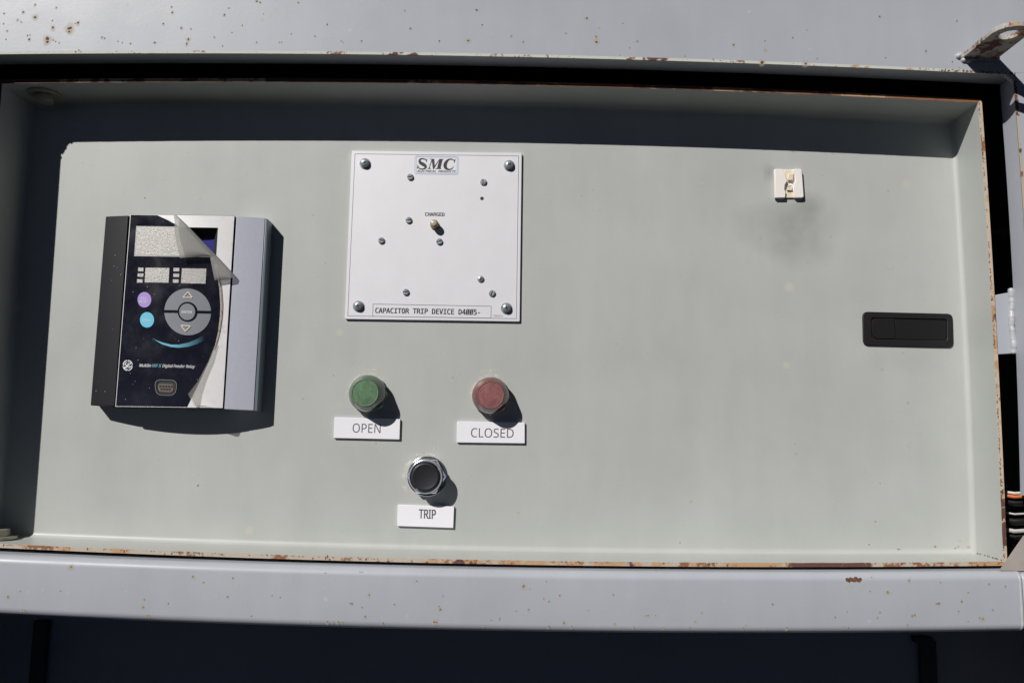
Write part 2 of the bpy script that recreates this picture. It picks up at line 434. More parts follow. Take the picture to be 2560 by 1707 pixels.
for sd_i in range(4):
    m = MB(); prev = None
    seq = [(loop(hh/HT, ins)[sd_i], hh) for ins, hh in arc]
    seq.append((loop(.55, 0)[sd_i], HT*.55)); seq.append((loop(1, 0)[sd_i], HT-.02))
    seq.append((loop(1, -T)[sd_i], HT-.02)); seq.append((loop(1, -T)[sd_i], -T)); seq.append((loop(1, RB)[sd_i], -T))
    R_ = [[m.v(x, hh, z) for x, z in L_] for L_, hh in seq]
    for a, b in zip(R_, R_[1:]):
        for k in range(NS): m.f(a[k], a[k+1], b[k+1], b[k])
    fo = m.build(names[sd_i], M['panel'], door, smooth=40)
    m = MB()
    L1, L2 = loop(1, -.15)[sd_i], loop(1, -T+.12)[sd_i]
    n4 = NS*6
    def sub(L_): return [tuple(Vector(L_[int(i/6)]).lerp(Vector(L_[min(int(i/6)+1, NS)]), (i % 6)/6)) for i in range(n4+1)]
    a, b = sub(L1), sub(L2)
    for i in range(n4+1):   # worn, slightly uneven cut edge
        q = .28*noise.noise(Vector((a[i][0]*.11, a[i][1]*.11, 3.0)))
        a[i] = (a[i][0]+(q if sd_i % 2 else 0), a[i][1]+(0 if sd_i % 2 else q))
    top1 = [m.v(x, HT+.15, z) for x, z in a]; top2 = [m.v(x, HT+.15, z) for x, z in b]
    lo1 = [m.v(x, HT-.6, z) for x, z in a]; lo2 = [m.v(x, HT-.6, z) for x, z in b]
    for i in range(n4):
        m.f(top1[i], top1[i+1], top2[i+1], top2[i]); m.f(lo1[i], lo1[i+1], top1[i+1], top1[i]); m.f(top2[i], top2[i+1], lo2[i+1], lo2[i])
    m.build('rim', M[rimm[sd_i]], fo, smooth=40)['label'] = ['rusty shaded top rim', 'cream rim flecked with rust', 'rust stained bottom rim', 'rusty left rim'][sd_i]

# ------------------------------------------------------------------ the cabinet
xl, xr_far = -505.0, 760.0
cab = thing('cabinet', 'blue grey painted steel cabinet front with rust specks, framing the recessed door', 'cabinet', 0, 0, -420)
ztop = 560.0
x_tr, z_tr = corner(c_lip, c_fl)
# front sheet above the opening
m = MB()
def fs(u, v):
    x = lerp(-700, xr_far, u)
    xx = min(x, x_tr)
    return (x, HO, lerp(c_lip(xx)+2.2, ztop, v))
g = m.grid(fs, 40, 6)
m.build('upper_sheet', M['outer'], cab, smooth=0)
# right stile
m = MB()
zb_r = -430.0
def stile(u, v):
    z = lerp(c_lip(x_tr)+2.2, zb_r, v); zz = max(z, -120)
    return (lerp(c_fl(zz)+2.4, xr_far, u), HO, z)
m.grid(stile, 3, 30)
m.build('right_stile', M['outer'], cab, smooth=0)
c_ls = lambda z: c_lf(max(-110, min(340, z)))-SX*(HO-HT)+.4
m = MB()
m.grid(lambda u, v: (lerp(-700, c_ls(lerp(c_lip(-480)+2.1, -430, v)), u), HO, lerp(c_lip(-480)+2.1, -430, v)), 2, 30)
m.grid(lambda u, v: (c_ls(lerp(c_lip(-480)+2.1, -430, v)), lerp(HO, HO-3, u), lerp(c_lip(-480)+2.1, -430, v)), 1, 30)
m.build('left_stile', M['outer'], cab, smooth=0)
# return lip along the top: pale front edge and shaded underside
m = MB()
m.grid(lambda u, v: (lerp(-700, x_tr+1.5, u), HO+.06, c_lip(lerp(-700, x_tr, u))+2.5*v+.12*noise.noise(Vector((u*260, v*3, 0)))), 240, 2)
m.grid(lambda u, v: (lerp(-700, x_tr+1.5, u), lerp(HO+.06, HO-1.2, v), c_lip(lerp(-700, x_tr, u))+.02), 240, 1)
lip_edge = m.build('lip_edge', M['lip_edge'], cab, smooth=0)
m = MB()
m.grid(lambda u, v: (lerp(-700, x_tr+1.5, u), lerp(HO-1, HT, v), c_lip(lerp(-700, x_tr, u))), 40, 2)
m.grid(lambda u, v: (lerp(-700, x_tr+1.5, u), HT, c_lip(lerp(-700, x_tr, u))+2.5*v), 40, 1)
m.grid(lambda u, v: (lerp(-700, x_tr+1.5, u), lerp(HT, HO-.5, v), c_lip(lerp(-700, x_tr, u))+2.5), 40, 2)
m.build('top_return_lip', M['outer'], cab, smooth=30)
# right return flange, ends above a cable notch
zn = P(2552, 1237, HT)[1]
m = MB()
def rf(u, v):
    z = lerp(z_tr-1, zn, v)
    return (c_fl(z), lerp(HT, HO-.2, u), z)
m.grid(rf, 2, 30)
m.grid(lambda u, v: (c_fl(lerp(z_tr-1, zn, v))+2.4*u, HT, lerp(z_tr-1, zn, v)), 1, 30)
m.grid(lambda u, v: (c_fl(lerp(z_tr-1, zn, v))+2.4, lerp(HT, HO-1, u), lerp(z_tr-1, zn, v)), 1, 30)
rfl = m.build('right_return_flange', M['outer'], cab, smooth=30)
m = MB()
m.grid(lambda u, v: (c_fl(lerp(z_tr-3, zn, v))+.1+2.5*u, HO+.1, lerp(z_tr-3, zn, v)), 2, 60)
m.build('flange_edge', M['edge_mid'], rfl, smooth=0)
# small weld lump in the upper right corner
m = MB()
for dx, dz, r in ((-2, -1, 3.2), (.3, -2.6, 3.0), (-4.5, 0, 2.2), (1.2, -5, 2.2)):
    m.lathe((x_tr+dx, z_tr+dz), [(0, HO+.6)] + [(r*math.sin(a), HO-2.4+3*math.cos(a)) for a in (.5, 1., 1.5, 2.)] + [(0, HO-5)], 12)
m.build('corner_weld', M['weld'], cab, smooth=80)
# matching weld lump upper left: breaks the shadow's corner
m = MB()
x_tl, z_tl = corner(c_lip, c_ls)
for dx, dz, r in ((1, -1.5, 5), (5, -.5, 4), (2.5, -6, 4), (1, -10, 3), (9, .5, 3), (-.5, -16, 2)):
    m.lathe((x_tl+dx, z_tl+dz), [(0, HO+.8)] + [(r*math.sin(a), HO-2+3*math.cos(a)) for a in (.5, 1., 1.5, 2., 2.6)] + [(0, HO-5)], 14, rfn=lambda r_, i_, n_: r_*(1+.25*math.sin(i_*2.1+r)))
m.build('corner_weld', M['weld'], cab, smooth=80)
# sill: rounded channel under the door
x_seam = P(2552, 1500, HO)[0]
m = MB()
def sill_prof(v, zt, zb, rr=7.0):
    # v 0..1 : top back -> front -> bottom back
    pts = [(-30, zt-.8), (HO-14, zt-.5)] + [(HO-rr+rr*math.sin(a), zt-rr+rr*math.cos(a)) for a in [math.pi/2*k/8 for k in range(9)]] \
        + [(HO-rr+rr*math.cos(a), zb+rr-rr*math.sin(a)) for a in [math.pi/2*k/8 for k in range(9)]] + [(HO-14, zb), (-50, zb+1)]
    q = v*(len(pts)-1); i = int(min(q, len(pts)-1.001)); f_ = q-i
    return lerp(pts[i][0], pts[i+1][0], f_), lerp(pts[i][1], pts[i+1][1], f_)
def sillf(u, v):
    x = lerp(-488, x_seam, u); hh, z = sill_prof(v, c_st(x), c_sb(x)); return (x, hh, z)
m.grid(sillf, 40, 21)
sill = m.build('sill', M['outer'], cab, smooth=50)
sill['label'] = 'rounded painted sill below the door, dotted with rust'
m = MB()
def seamf(u, v):
    hh, z = sill_prof(lerp(.1, .92, v), c_st(x_seam), c_sb(x_seam)); k = noise.noise(Vector((0, 0, z*.35)))
    return (x_seam+lerp(-.6, 1.8+.5*k, u), hh+.5*math.sin(math.pi*u)+.1, z)
m.grid(seamf, 4, 40)
m.build('seam_weld', M['weld'], cab, smooth=60)
m = MB()
m.box(x_seam+1.2, xr_far, HO-60, HO-.6, c_sb(x_seam)+1, c_st(x_seam)-1)
m.build('sill_end', M['outer'], cab, bevel=6, seg=4)
# closed inside behind the door and the shaded face below the sill
m = MB()
zfl = c_st(300)-1.2
bx0, bx1, hb = -700, 760, -260
for a in ([(bx0, hb, zfl), (bx1, hb, zfl), (bx1, hb, ztop), (bx0, hb, ztop)], [(bx0, hb, ztop), (bx1, hb, ztop), (bx1, HO-.05, ztop), (bx0, HO-.05, ztop)],
          [(bx0, hb, zfl), (bx0, hb, ztop), (bx0, HO-.05, ztop), (bx0, HO-.05, zfl)], [(bx1, hb, zfl), (bx1, hb, ztop), (bx1, HO-.05, ztop), (bx1, HO-.05, zfl)]):
    m.f(*[m.v(*q) for q in a])
m.build('inside_shell', M['inside'], cab, smooth=0)
m = MB(); m.f(m.v(bx0, -29, zfl-.4), m.v(bx1, -29, zfl-.4), m.v(bx1, hb, zfl-.4), m.v(bx0, hb, zfl-.4))
m.f(m.v(x_seam+1.4, HO-8, zfl-.2), m.v(bx1, HO-8, zfl-.2), m.v(bx1, -29, zfl-.2), m.v(x_seam+1.4, -29, zfl-.2))
m.build('inside_floor', M['outer'], cab, smooth=0)
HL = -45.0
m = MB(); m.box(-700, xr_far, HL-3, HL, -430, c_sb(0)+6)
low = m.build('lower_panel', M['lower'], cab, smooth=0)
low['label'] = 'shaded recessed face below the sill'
for px0, px1, head in ((2303, 2342, 1), (77, 112, 0)):  # dark upright bars, one with a wider head
    m = MB()
    hz = HL+8
    a, b = P(px0, 1620, hz), P(px1, 1620, hz)
    zt_ = P(px0, 1600 if head else 1552, hz)[1]
    m.prism([(a[0], -430), (b[0], -430), (b[0], zt_), (a[0], zt_)], HL, hz)
    if head:
        q = [P(x, y, hz+2) for x, y in ((2287, 1592), (2332, 1592), (2342, 1606), (2342, 1614), (2303, 1614), (2292, 1606))]
        m.prism(q, HL, hz+2)
    m.build('hinge_rod', M['rod'], low, bevel=1.0)
m = MB()  # added slanted plate, cut to the shape of the sunlit floor patch
ga = c_st(460)-.6; gb = P(2552, 1338, 38)[1]
m.f(m.v(x_seam-14, 60, ga), m.v(560, 60, ga), m.v(560, 38, gb), m.v(x_seam+22, 38, gb))
m.f(m.v(x_seam-14, 60, ga-2), m.v(560, 60, ga-2), m.v(560, 38, gb-2), m.v(x_seam+22, 38, gb-2))
m.build('corner_gusset', M['gusset'], cab, smooth=0)
# strike plate welded behind the right flange
m = MB()
q = [(455.3, P(2490, 738, 43)[1]), (c_fl(P(2524, 730, 43)[1])+1, P(2524, 729, 43)[1]), (c_fl(P(2532, 882, 43)[1])+1, P(2532, 883, 43)[1]), (455.3, P(2497, 886, 43)[1])]
rim_x = max(p[0] for p in outer0[1])
q[0] = (rim_x+.8, q[0][1]); q[3] = (rim_x+.8, q[3][1])
m.prism(q, 39, 43)
stp = m.build('strike_plate', M['outer'], cab, bevel=.5)
m = MB()
NB = 90; pts = []; rad = []
for k in range(NB+1):
    t = k/NB; zc = lerp(q[1][1]+3, q[2][1]-1, t); ph = (t*9+.12*math.sin(t*40)) % 1.0
    pts.append((c_fl(zc)-1.6+.5*math.sin(t*9), 43.6+.25*math.sin(t*31), zc)); rad.append((2.3+.38*ph**.7+.2*math.sin(t*17))*(.5 if k in (0, NB) else 1))
m.tube(pts, rad, 14)
m.build('weld_bead', M['weld'], stp, smooth=80)
# lug on the front, upper right: flat bar standing out with a hole
lug = MB()
xa = P(2404, 146, HO)[0]; xb = P(2490, 142, HO)[0]; zl = P(2440, 143, HO)[1]; tk = 4.6
cxl, hw = (xa+xb)/2, (xb-xa)/2; hc = 110.0; hr = 8.0
out = [(xa, HO-.5), (xb, HO-.5), (xb, hc)] + [(cxl+hw*math.cos(a), hc+hw*math.sin(a)) for a in [math.pi*k/16 for k in range(1, 16)]] + [(xa, hc)]
# plan polygon in (X, h), cut as ring strips around the hole
NP = 48
def on_out(a):
    d = (math.cos(a), math.sin(a)); best = 1e9
    for i in range(len(out)):
        p, q2 = out[i], out[(i+1) % len(out)]
        ex, ey = q2[0]-p[0], q2[1]-p[1]; den = d[0]*ey-d[1]*ex
        if abs(den) < 1e-9: continue
        t = ((p[0]-cxl)*ey-(p[1]-hc)*ex)/den; s_ = ((p[0]-cxl)*d[1]-(p[1]-hc)*d[0])/den
        if t > 0 and -1e-6 <= s_ <= 1+1e-6: best = min(best, t)
    return (cxl+d[0]*best, hc+d[1]*best)
angs = sorted(set([2*math.pi*k/NP for k in range(NP)] + [math.atan2(p[1]-hc, p[0]-cxl) % (2*math.pi) for p in out]))
ro = [on_out(a) for a in angs]; ri = [(cxl+hr*math.cos(a), hc+hr*math.sin(a)) for a in angs]
LL = [[lug.v(x, h, z) for x, h in L_] for L_, z in ((ro, zl-tk/2), (ro, zl+tk/2), (ri, zl+tk/2), (ri, zl-tk/2))]
for k in range(4):
    for i in range(len(angs)): j = (i+1) % len(angs); lug.f(LL[k][i], LL[k][j], LL[(k+1) % 4][j], LL[(k+1) % 4][i])
lg = lug.build('lug', M['lug'], cab, bevel=.6); lg['label'] = 'flat lug with a round hole, rust along its edges'
m = MB()
for k in range(9):
    xx = lerp(xa-3, xa+9, k/8); m.lathe((xx, zl-tk/2-.5+.8*math.sin(k*1.9)+(3.0 if k < 3 else 0)), [(0, HO+3.2)] + [(3.0*math.sin(a), HO+3.0*math.cos(a)) for a in (.4, .8, 1.2, 1.57)], 10)
for k in range(7):
    xx = lerp(xa+12, xb-1, k/6); m.lathe((xx, zl-tk/2-.2+.4*math.sin(k*1.9)), [(0, HO+2.2)] + [(2.2*math.sin(a), HO+2.2*math.cos(a)) for a in (.4, .8, 1.2, 1.57)], 10)
for k in range(4):
    m.lathe((xb+.6, zl-2+k*1.5), [(0, HO+2.4)] + [(2.4*math.sin(a), HO+2.4*math.cos(a)) for a in (.4, .8, 1.2, 1.57)], 10)
m.build('lug_weld', M['weld'], lg, smooth=80)

# ------------------------------------------------------------------ rust specks and stains
def sill_h(X, Z, rr=7.0):
    d = min(Z-c_sb(X), c_st(X)-Z)
    return HO if d > rr else HO-rr+math.sqrt(max(0, rr*rr-(rr-max(d, .3))**2))
def flecks(name, pts, h, parent, scale=1.0, halo=True):
    m = MB(); mh = MB(); h_in = h
    for x, y, r in pts:
        h = h_in
        X, Z = P(x, y, h); rr = r*.27*scale
        if parent.name.startswith('sill'): Z = max(Z, c_sb(X)+5.5); h = sill_h(X, Z)
        m.fleck(X, h+.02, Z, rr, el=random.uniform(1, 1.5), th=random.uniform(.08, .2))
        if halo: mh.spot(X+random.uniform(-.2, .2), h+.06, Z-random.uniform(0, .6), rr*random.uniform(2.2, 3.8), rr*random.uniform(2.4, 4.4), n=10)
    m.build(name, M['rust_pale' if parent.name.startswith('sill') else 'rust'], parent, smooth=0, kind='stuff')
    if halo: mh.build('rust_halos', M['halo'], parent, smooth=0, kind='stuff')
k = .3189
top_specks = [(88, 13, 2.5), (58, 31, 3), (10, 34, 2), (141, 20, 2), (88, 44, 4), (44, 51, 2), (53, 55, 2), (131, 52, 1.6), (132, 70, 4), (9, 60, 1.6), (18, 78, 2),
    (175, 71, 6), (173, 80, 4), (195, 58, 3.4), (188, 60, 1.6), (69, 89, 2), (75, 88, 1.6), (73, 99, 3.2), (119, 97, 6.5), (118, 106, 4.5), (133, 101, 1.6), (139, 104, 1.4), (148, 108, 1.4),
    (15, 99, 1.8), (255, 94, 2.2), (262, 96, 1.8), (295, 104, 1.4), (306, 107, 1.4), (326, 110, 2), (387, 107, 2.8), (408, 60, 2.6), (429, 18, 2.4), (431, 32, 2.6), (453, 71, 2.6), (471, 99, 4),
    (467, 110, 3.2), (477, 73, 1.6), (561, 38, 2.8), (572, 21, 2), (642, 4, 3), (650, 7, 1.6), (606, 64, 2), (556, 115, 1.6), (642, 106, 1.8), (536, 94, 1.6), (580, 82, 1.5), (650, 6, 1.6),
    (746, 7, 2.2), (659, 35, 1.2), (818, 62, 2), (728, 85, 1.5), (787, 91, 1.8), (698, 106, 1.6), (704, 106, 1.4), (853, 103, 1.4), (858, 106, 1.4), (904, 103, 2.2), (1012, 27, 1.8), (1026, 72, 2.6),
    (1098, 103, 2.4), (1171, 102, 3.4), (1192, 26, 3), (1205, 63, 2), (1278, 91, 2), (1308, 105, 2), (1467, 46, 3), (1415, 84, 2), (1490, 92, 2.8), (1491, 105, 4), (1498, 70, 1.6), (1593, 104, 2.4),
    (1557, 59, 1.5), (1574, 120, 1.5), (1834, 113, 3), (1912, 103, 1.8), (1913, 125, 2.6), (1905, 157, 5), (1982, 95, 2), (2017, 76, 1.5), (2014, 160, 4), (2199, 42, 2.4), (2315, 128, 2.6), (2392, 53, 2),
    (2214, 145, 1.6), (2381, 155, 2), (2043, 146, 1.6), (1712, 141, 1.4), (1550, 139, 1.4), (1783, 149, 2), (197, 126, 2), (189, 130, 2.4), (2398, 170, 1.6), (2300, 172, 2), (2334, 173, 1.6)]
flecks('rust_specks', top_specks, HO, cab)
s3 = 600/1856; s8 = 1400/2352; s7 = 500/1408
sill_specks = [(550*s3, 1200+670*s3, 3.6), (1107*s3, 1200+980*s3, 2.8), (1115*s3, 1200+922*s3, 1.8), (1138*s3, 1200+1052*s3, 2.2), (1152*s3, 1200+1048*s3, 2), (467*s3, 1200+855*s3, 2), (62*s3, 1200+900*s3, 3),
    (190*s3, 1200+1010*s3, 2), (168*s3, 1200+1028*s3, 2), (1302*s3, 1200+952*s3, 2.2), (1760*s3, 1200+898*s3, 2), (1800*s3, 1200+755*s3, 2.4), (1575*s3, 1200+788*s3, 1.8), (157*s3, 1200+855*s3, 1.6), (1493*s3, 1200+745*s3, 2.6)]
for x, y, r in ((358, 222, 1.6), (503, 218, 1.8), (512, 218, 1.8), (543, 312, 2.6), (462, 347, 2), (470, 349, 3), (513, 365, 2), (648, 352, 2), (742, 255, 2), (835, 360, 1.8), (841, 374, 3), (816, 426, 3), (826, 428, 3.2),
        (601, 431, 2.8), (526, 404, 2.4), (367, 436, 2.6), (390, 436, 1.6), (412, 432, 2.4), (430, 440, 1.6), (1191, 276, 4), (1216, 288, 1.2), (1286, 257, 1.4), (1343, 315, 2), (1275, 328, 1.6), (1298, 340, 1.8), (1160, 380, 1.6),
        (1212, 374, 2), (1090, 415, 2.2), (1055, 418, 1.6), (1026, 447, 1.8), (1360, 430, 3), (1393, 448, 2), (1298, 454, 2.6), (1568, 312, 2), (1463, 376, 1.4), (1573, 434, 2), (1714, 399, 2), (1702, 400, 1.4), (1745, 398, 1.4),
        (1653, 453, 2), (1780, 452, 1.8), (1938, 387, 2.4), (1912, 424, 1.8), (2236, 352, 2.2), (2296, 454, 2.4), (2210, 460, 1.6), (2125, 440, 2), (135, 315, 1.6), (169, 323, 1.6), (48, 401, 1.8), (291, 435, 1.6), (852, 317, 1.6), (1887, 456, 1.6), (2115, 460, 1.6)):
    sill_specks.append((600+x*s8, 1300+y*s8, r))
for x, y, r in ((337, 826, 1.6), (448, 927, 3.4), (598, 846, 2.6), (78, 1103, 2.2), (161, 1065, 1.6), (394, 1070, 2.2), (376, 1108, 2), (322, 920, 1.6), (620, 1092, 2.2), (638, 1088, 2.6), (588, 1160, 2), (792, 1008, 1.8), (807, 1007, 3),
        (969, 992, 2.2), (1015, 928, 1.8), (947, 1062, 1.8), (1014, 1132, 1.8), (1096, 1109, 2.2), (1118, 1115, 2.8), (1187, 1051, 2), (1161, 870, 2), (1276, 886, 2), (1145, 1175, 1.8), (820, 857, 1.4), (142, 1188, 1.6), (172, 1190, 1.6)):
    sill_specks.append((2060+x*s7, 1150+y*s7, r))
flecks('rust_specks', sill_specks, HO, sill)
m = MB()
for kk in range(9):
    X, Z = P(lerp(2118, 2151, kk/8), 1448+2*math.sin(kk*2.1), HO); m.fleck(X, HO+.05, Z, random.uniform(1.3, 2.1), n=9, th=.2+.02*kk)
m.build('rust_patch', M['rust'], sill, smooth=0)['label'] = 'brown rust patch on the sill'
m = MB()
for kk in range(6):
    X, Z = P(random.uniform(2112, 2158), random.uniform(1460, 1475), HO); m.spot(X, HO+.09, Z, 4, 4.5, a0=.3)
for kk in range(70):
    X = random.uniform(-430, 440); Z = random.uniform(c_sb(X)+8, c_st(X)-8); r = random.uniform(.8, 2.6); m.spot(X, HO+.09, Z, r, r*1.15, n=10, a0=random.uniform(.2, .6))
for kk in range(46):
    X = random.uniform(-440, 440); Z = random.uniform(c_lip(X)+5, c_lip(X)+58); r = random.uniform(.8, 2.8); m.spot(X, HO+.09, Z, r, r*1.1, n=10, a0=random.uniform(.15, .45))
m.build('pale_spots', M['pale'], cab, smooth=0, kind='stuff')
panel_specks = [(2060+362*s7, 1150+428*s7, 1.5), (2060+395*s7, 1150+160*s7, 1.2), (2060+526*s7, 1150+632*s7, 4), (2060+317*s7, 1150+593*s7, 1.6), (2060+783*s7, 1150+606*s7, 1.8), (2060+1043*s7, 1150+606*s7, 3), (2060+1034*s7, 1150+553*s7, 1.5),
    (2270, 1006, 1.3), (940, 1108, 1.2), (495, 1213, 2.2), (834, 938, 1.2), (2402, 632, 1.4), (362, 495, 1.6), (1700, 1355, 1.4), (2388, 1370, 1.8)]
flecks('rust_specks', panel_specks, 0, door)
m = MB()
for kk in range(46):
    X, Z = P(random.uniform(180, 2370), random.uniform(430, 1320), 0); r = random.uniform(.7, 1.9); m.spot(X, .06, Z, r, r*1.1, n=10, a0=random.uniform(.3, .8))
m.build('yellowed_spots', M['halo'], door, smooth=0, kind='stuff')
m = MB()
X, Z = P(1980, 575, 0); m.spot(X, .10, Z, 56, 40, n=20, jit=.14)
X, Z = P(1925, 432, 0); m.spot(X, .08, Z, 10, 11, n=14, a0=.7)
X, Z = P(2020, 520, 0); m.spot(X, .12, Z, 18, 22, n=14, a0=.5)
X, Z = P(2270, 900, 0); m.spot(X, .08, Z, 48, 18, n=16, a0=.2)
m.build('grey_smudge', M['smudge'], door, smooth=0)['label'] = 'soft grey smudge under the cable tie mount'
m = MB()
def smear(cx, cy, r, a0, a1, w_, seed, h=.09, am=.9):
    def g(u, v):
        a = R(lerp(a0, a1, u)); rr = r+w_*(v-.5)*2*(1+.5*noise.noise(Vector((u*5, seed, 0))))+2.5*noise.noise(Vector((u*3, seed, 5)))
        X, Z = P(cx+rr*math.cos(a), cy-rr*math.sin(a), 0); return (X, h, Z)
    def fa(u, v):
        return am*math.sin(math.pi*v)*min(1, 4*math.sin(math.pi*u))*max(0, min(1, .6+1.1*noise.noise(Vector((u*7, v*2, seed)))))
    m.grid(g, 60, 8, fa)
smear(922, 986, 51, 55, 200, 7, 1.3); smear(924, 982, 59, 62, 110, 5, 2.7, .11)
smear(1230, 990, 51, 65, 195, 7, 4.1); smear(1228, 985, 58, 75, 120, 5, 5.9, .11)
smear(1066, 1194, 60, 55, 125, 5, 7.3); smear(1064, 1194, 56, 105, 240, 8, 8.8, .11)
for x, y, r in ((1210, 940, 2), (1148, 935, 1.6), (2225, 664, 5), (2260, 640, 3.5), (1450, 385, 1.5), (205, 407, 2), (226, 415, 1.4), (472, 380, 1.6), (405, 450, 1.6), (616, 436, 1.8)):
    X, Z = P(x, y, 0); m.spot(X, .07, Z, r, r, n=10, a0=.5)
for kk in range(120):
    X, Z = P(random.uniform(170, 2380), random.uniform(420, 1330), 0); r = random.uniform(.5, 2.0)*random.choice((1, 1, 1, 1.8)); m.spot(X, .07, Z, r, r*random.uniform(.8, 1.6), n=10, a0=random.uniform(.15, .55))
m.build('pale_smears', M['pale'], door, smooth=0, kind='stuff')
m = MB()
for x, y, r, a in ((2247, 1376, 7, .6), (2337, 1365, 4, .5), (2395, 1366, 4, .6), (2422, 1367, 5, .5), (2400, 1352, 3, .4), (1880, 1378, 5, .3)):
    X, Z = P(x, y, 0); m.spot(X, .14, Z, r*.5, r*.4, n=10, a0=a)
m.build('rust_wash', M['rustwash'], door, smooth=0, kind='stuff')
m = MB()   # rust along the lower right corner seam of the pan
for kk in range(22):
    t = kk/21
    if noise.noise(Vector((t*9, 2, 0))) < -.05: continue
    a = loop(lerp(.15, .97, t), .5)
    X, Z = a[1][-1]; m.fleck(X-random.uniform(0, 1.6), lerp(.15, .97, t)*HT+.2, Z+random.uniform(0.1, 1.2), random.uniform(.3, .8), th=.1+.01*kk)
m.build('corner_rust', M['rust'], door, smooth=0)

def edge_rust(name, fn, n, parent, r0, r1, dens, seed, el=2.2):
    """small flakes of rust gathered along an edge; fn(t) -> X, h, Z"""
    m = MB()
    for kk in range(n):
        t = random.random()
        if noise.noise(Vector((t*23, seed, 0)))+.6*noise.noise(Vector((t*71, seed, 4))) < dens: continue
        X, h, Z = fn(t); m.fleck(X, h, Z, random.uniform(r0, r1), n=6, th=.04+.0007*kk, el=random.uniform(1, el))
    m.build(name, M['rust'], parent, smooth=0, kind='stuff')
Lr, Lb = loop(1, -.6)[1], loop(1, -.7)[2]
def along(L_, j): return lambda t: (lambda p: (p[0]+(random.uniform(-.2, j) if L_ is Lr else 0), HT+.16, p[1]-(random.uniform(-.2, j) if L_ is Lb else 0)))(tuple(Vector(L_[min(int(t*NS), NS-1)]).lerp(Vector(L_[min(int(t*NS), NS-1)+1]), t*NS-int(t*NS))))
rim_r = [o for o in door.children if o.name.startswith('right_flange')][0]; rim_b = [o for o in door.children if o.name.startswith('bottom_flange')][0]
edge_rust('rust_flakes', along(Lr, .7), 420, rim_r, .2, .5, -.12, 1.5)
edge_rust('rust_flakes', along(Lb, .7), 340, rim_b, .15, .42, .0, 7.5, 3.0)
edge_rust('rust_flakes', along(Lb, 2.6), 160, rim_b, .3, .8, .30, 12.5, 3)
xe0 = P(2290, 180, HO)[0]
edge_rust('rust_flakes', lambda t: (lerp(xe0, x_tr, t**.6), HO+.08, c_lip(lerp(xe0, x_tr, t**.6))+random.uniform(.3, 2.2)), 150, lip_edge, .2, .55, -.25, 3.5, 3)
edge_rust('rust_flakes', lambda t: (lerp(-430, xe0, t), HO+.08, c_lip(lerp(-430, xe0, t))+random.uniform(.1, 2.0)), 160, lip_edge, .15, .35, .10, 5.5, 3)
edge_rust('rust_flakes', lambda t: (c_fl(lerp(z_tr-3, z_tr-38, t))+random.uniform(.3, 2.4), HO+.12, lerp(z_tr-3, z_tr-38, t)), 160, rfl, .3, .7, -.6, 9.5, 2)

# ------------------------------------------------------------------ hinge bolts of the door
def bolt(px, py, up_):
    X = P(px, py, HT*.5)[0]
    z0 = (c_bot1(X)+c_bot0(X))/2+.4 if up_ else c_top(X)
    sgn = 1 if up_ else -1
    part = MB(); n = 32; hc_ = HT*.5
    def cyl(mb, r, za, zb, n, ph=0):
        a = [mb.v(X+r*math.cos(ph+2*math.pi*i/n), hc_+r*math.sin(ph+2*math.pi*i/n), za) for i in range(n)]
        b = [mb.v(X+r*math.cos(ph+2*math.pi*i/n), hc_+r*math.sin(ph+2*math.pi*i/n), zb) for i in range(n)]
        mb.f(*a[::-1]); mb.f(*b)
        for i in range(n): j = (i+1) % n; mb.f(a[i], a[j], b[j], b[i])
    cyl(part, 8.6, z0+sgn*2.4, z0+sgn*8.5, 6, .3)
    o = part.build('hinge_bolt', M['zinc_bolt'], door, bevel=.7)
    mw_ = MB(); cyl(mw_, 14.5, z0, z0+sgn*2.3, 32); mw_.build('washer', M['zinc_bolt'], o, bevel=.3)
bolt(-2, 1335, True); bolt(112, 240, False)

# ------------------------------------------------------------------ wires in the right hand gap
def wire(name, label, col, r, y, h, sag, rough=.4):
    X0, Z0 = P(2543, y, h)
    pts = [(X0-16, h-70, Z0+3), (X0-12, h-40, Z0+2), (X0-7, h-16, Z0+1)] + [(X0-2+t*140, h-t*10+sag*math.sin(t*9), Z0-4*t*t*sag+1.5*math.sin(t*7)) for t in [i/14 for i in range(15)]]
    m = MB(); m.tube(pts, r, 12)
    o = m.build(name, mat(name+'_skin', col, rough), None, smooth=60)
    o['label'] = label; o['category'] = 'wire'; o['group'] = 'wires in the right hand gap'
    return o
wire('wire', 'white wire, topmost in the gap at the right edge', (.62, .58, .52), 1.3, 1233, 34, .3)
wire('wire', 'orange wire just below the topmost white one at the right edge', (.62, .17, .06), 1.5, 1242, 36, .3)
wire('wire', 'black wire directly under the orange wire at the right edge', (.012, .012, .012), 2.6, 1258, 32, .6)
wire('wire', 'thin grey wire below the black one at the right edge', (.5, .5, .5), .9, 1285, 30, .5)
wire('wire', 'thick black cable between the grey and the pale wires at the right edge', (.012, .012, .012), 3.2, 1305, 28, .4)
wire('wire', 'pale grey wire, lowest light one at the right edge', (.48, .47, .45), 1.9, 1328, 32, -.3)
wire('wire', 'lowest black wire at the right edge, above the cabinet floor', (.012, .012, .012), 1.8, 1342, 30, .5)

# ================================================================== instruments on the door
# ------------------------------------------------------------------ capacitor trip device
zk = 500/1704.0
def Z2(x, y, h): return P(840+x*zk, 360+y*zk, h)
PT = 2.6
q = [Z2(x, y, PT) for x, y in ((135, 58), (1583, 78), (1565, 1512), (75, 1490))]
cxp, czp = sum(p[0] for p in q)/4, sum(p[1] for p in q)/4
trip = thing('trip_device_plate', 'square silver white faceplate with a ring of screws, lettered CAPACITOR TRIP DEVICE', 'faceplate', cxp, 0, czp)
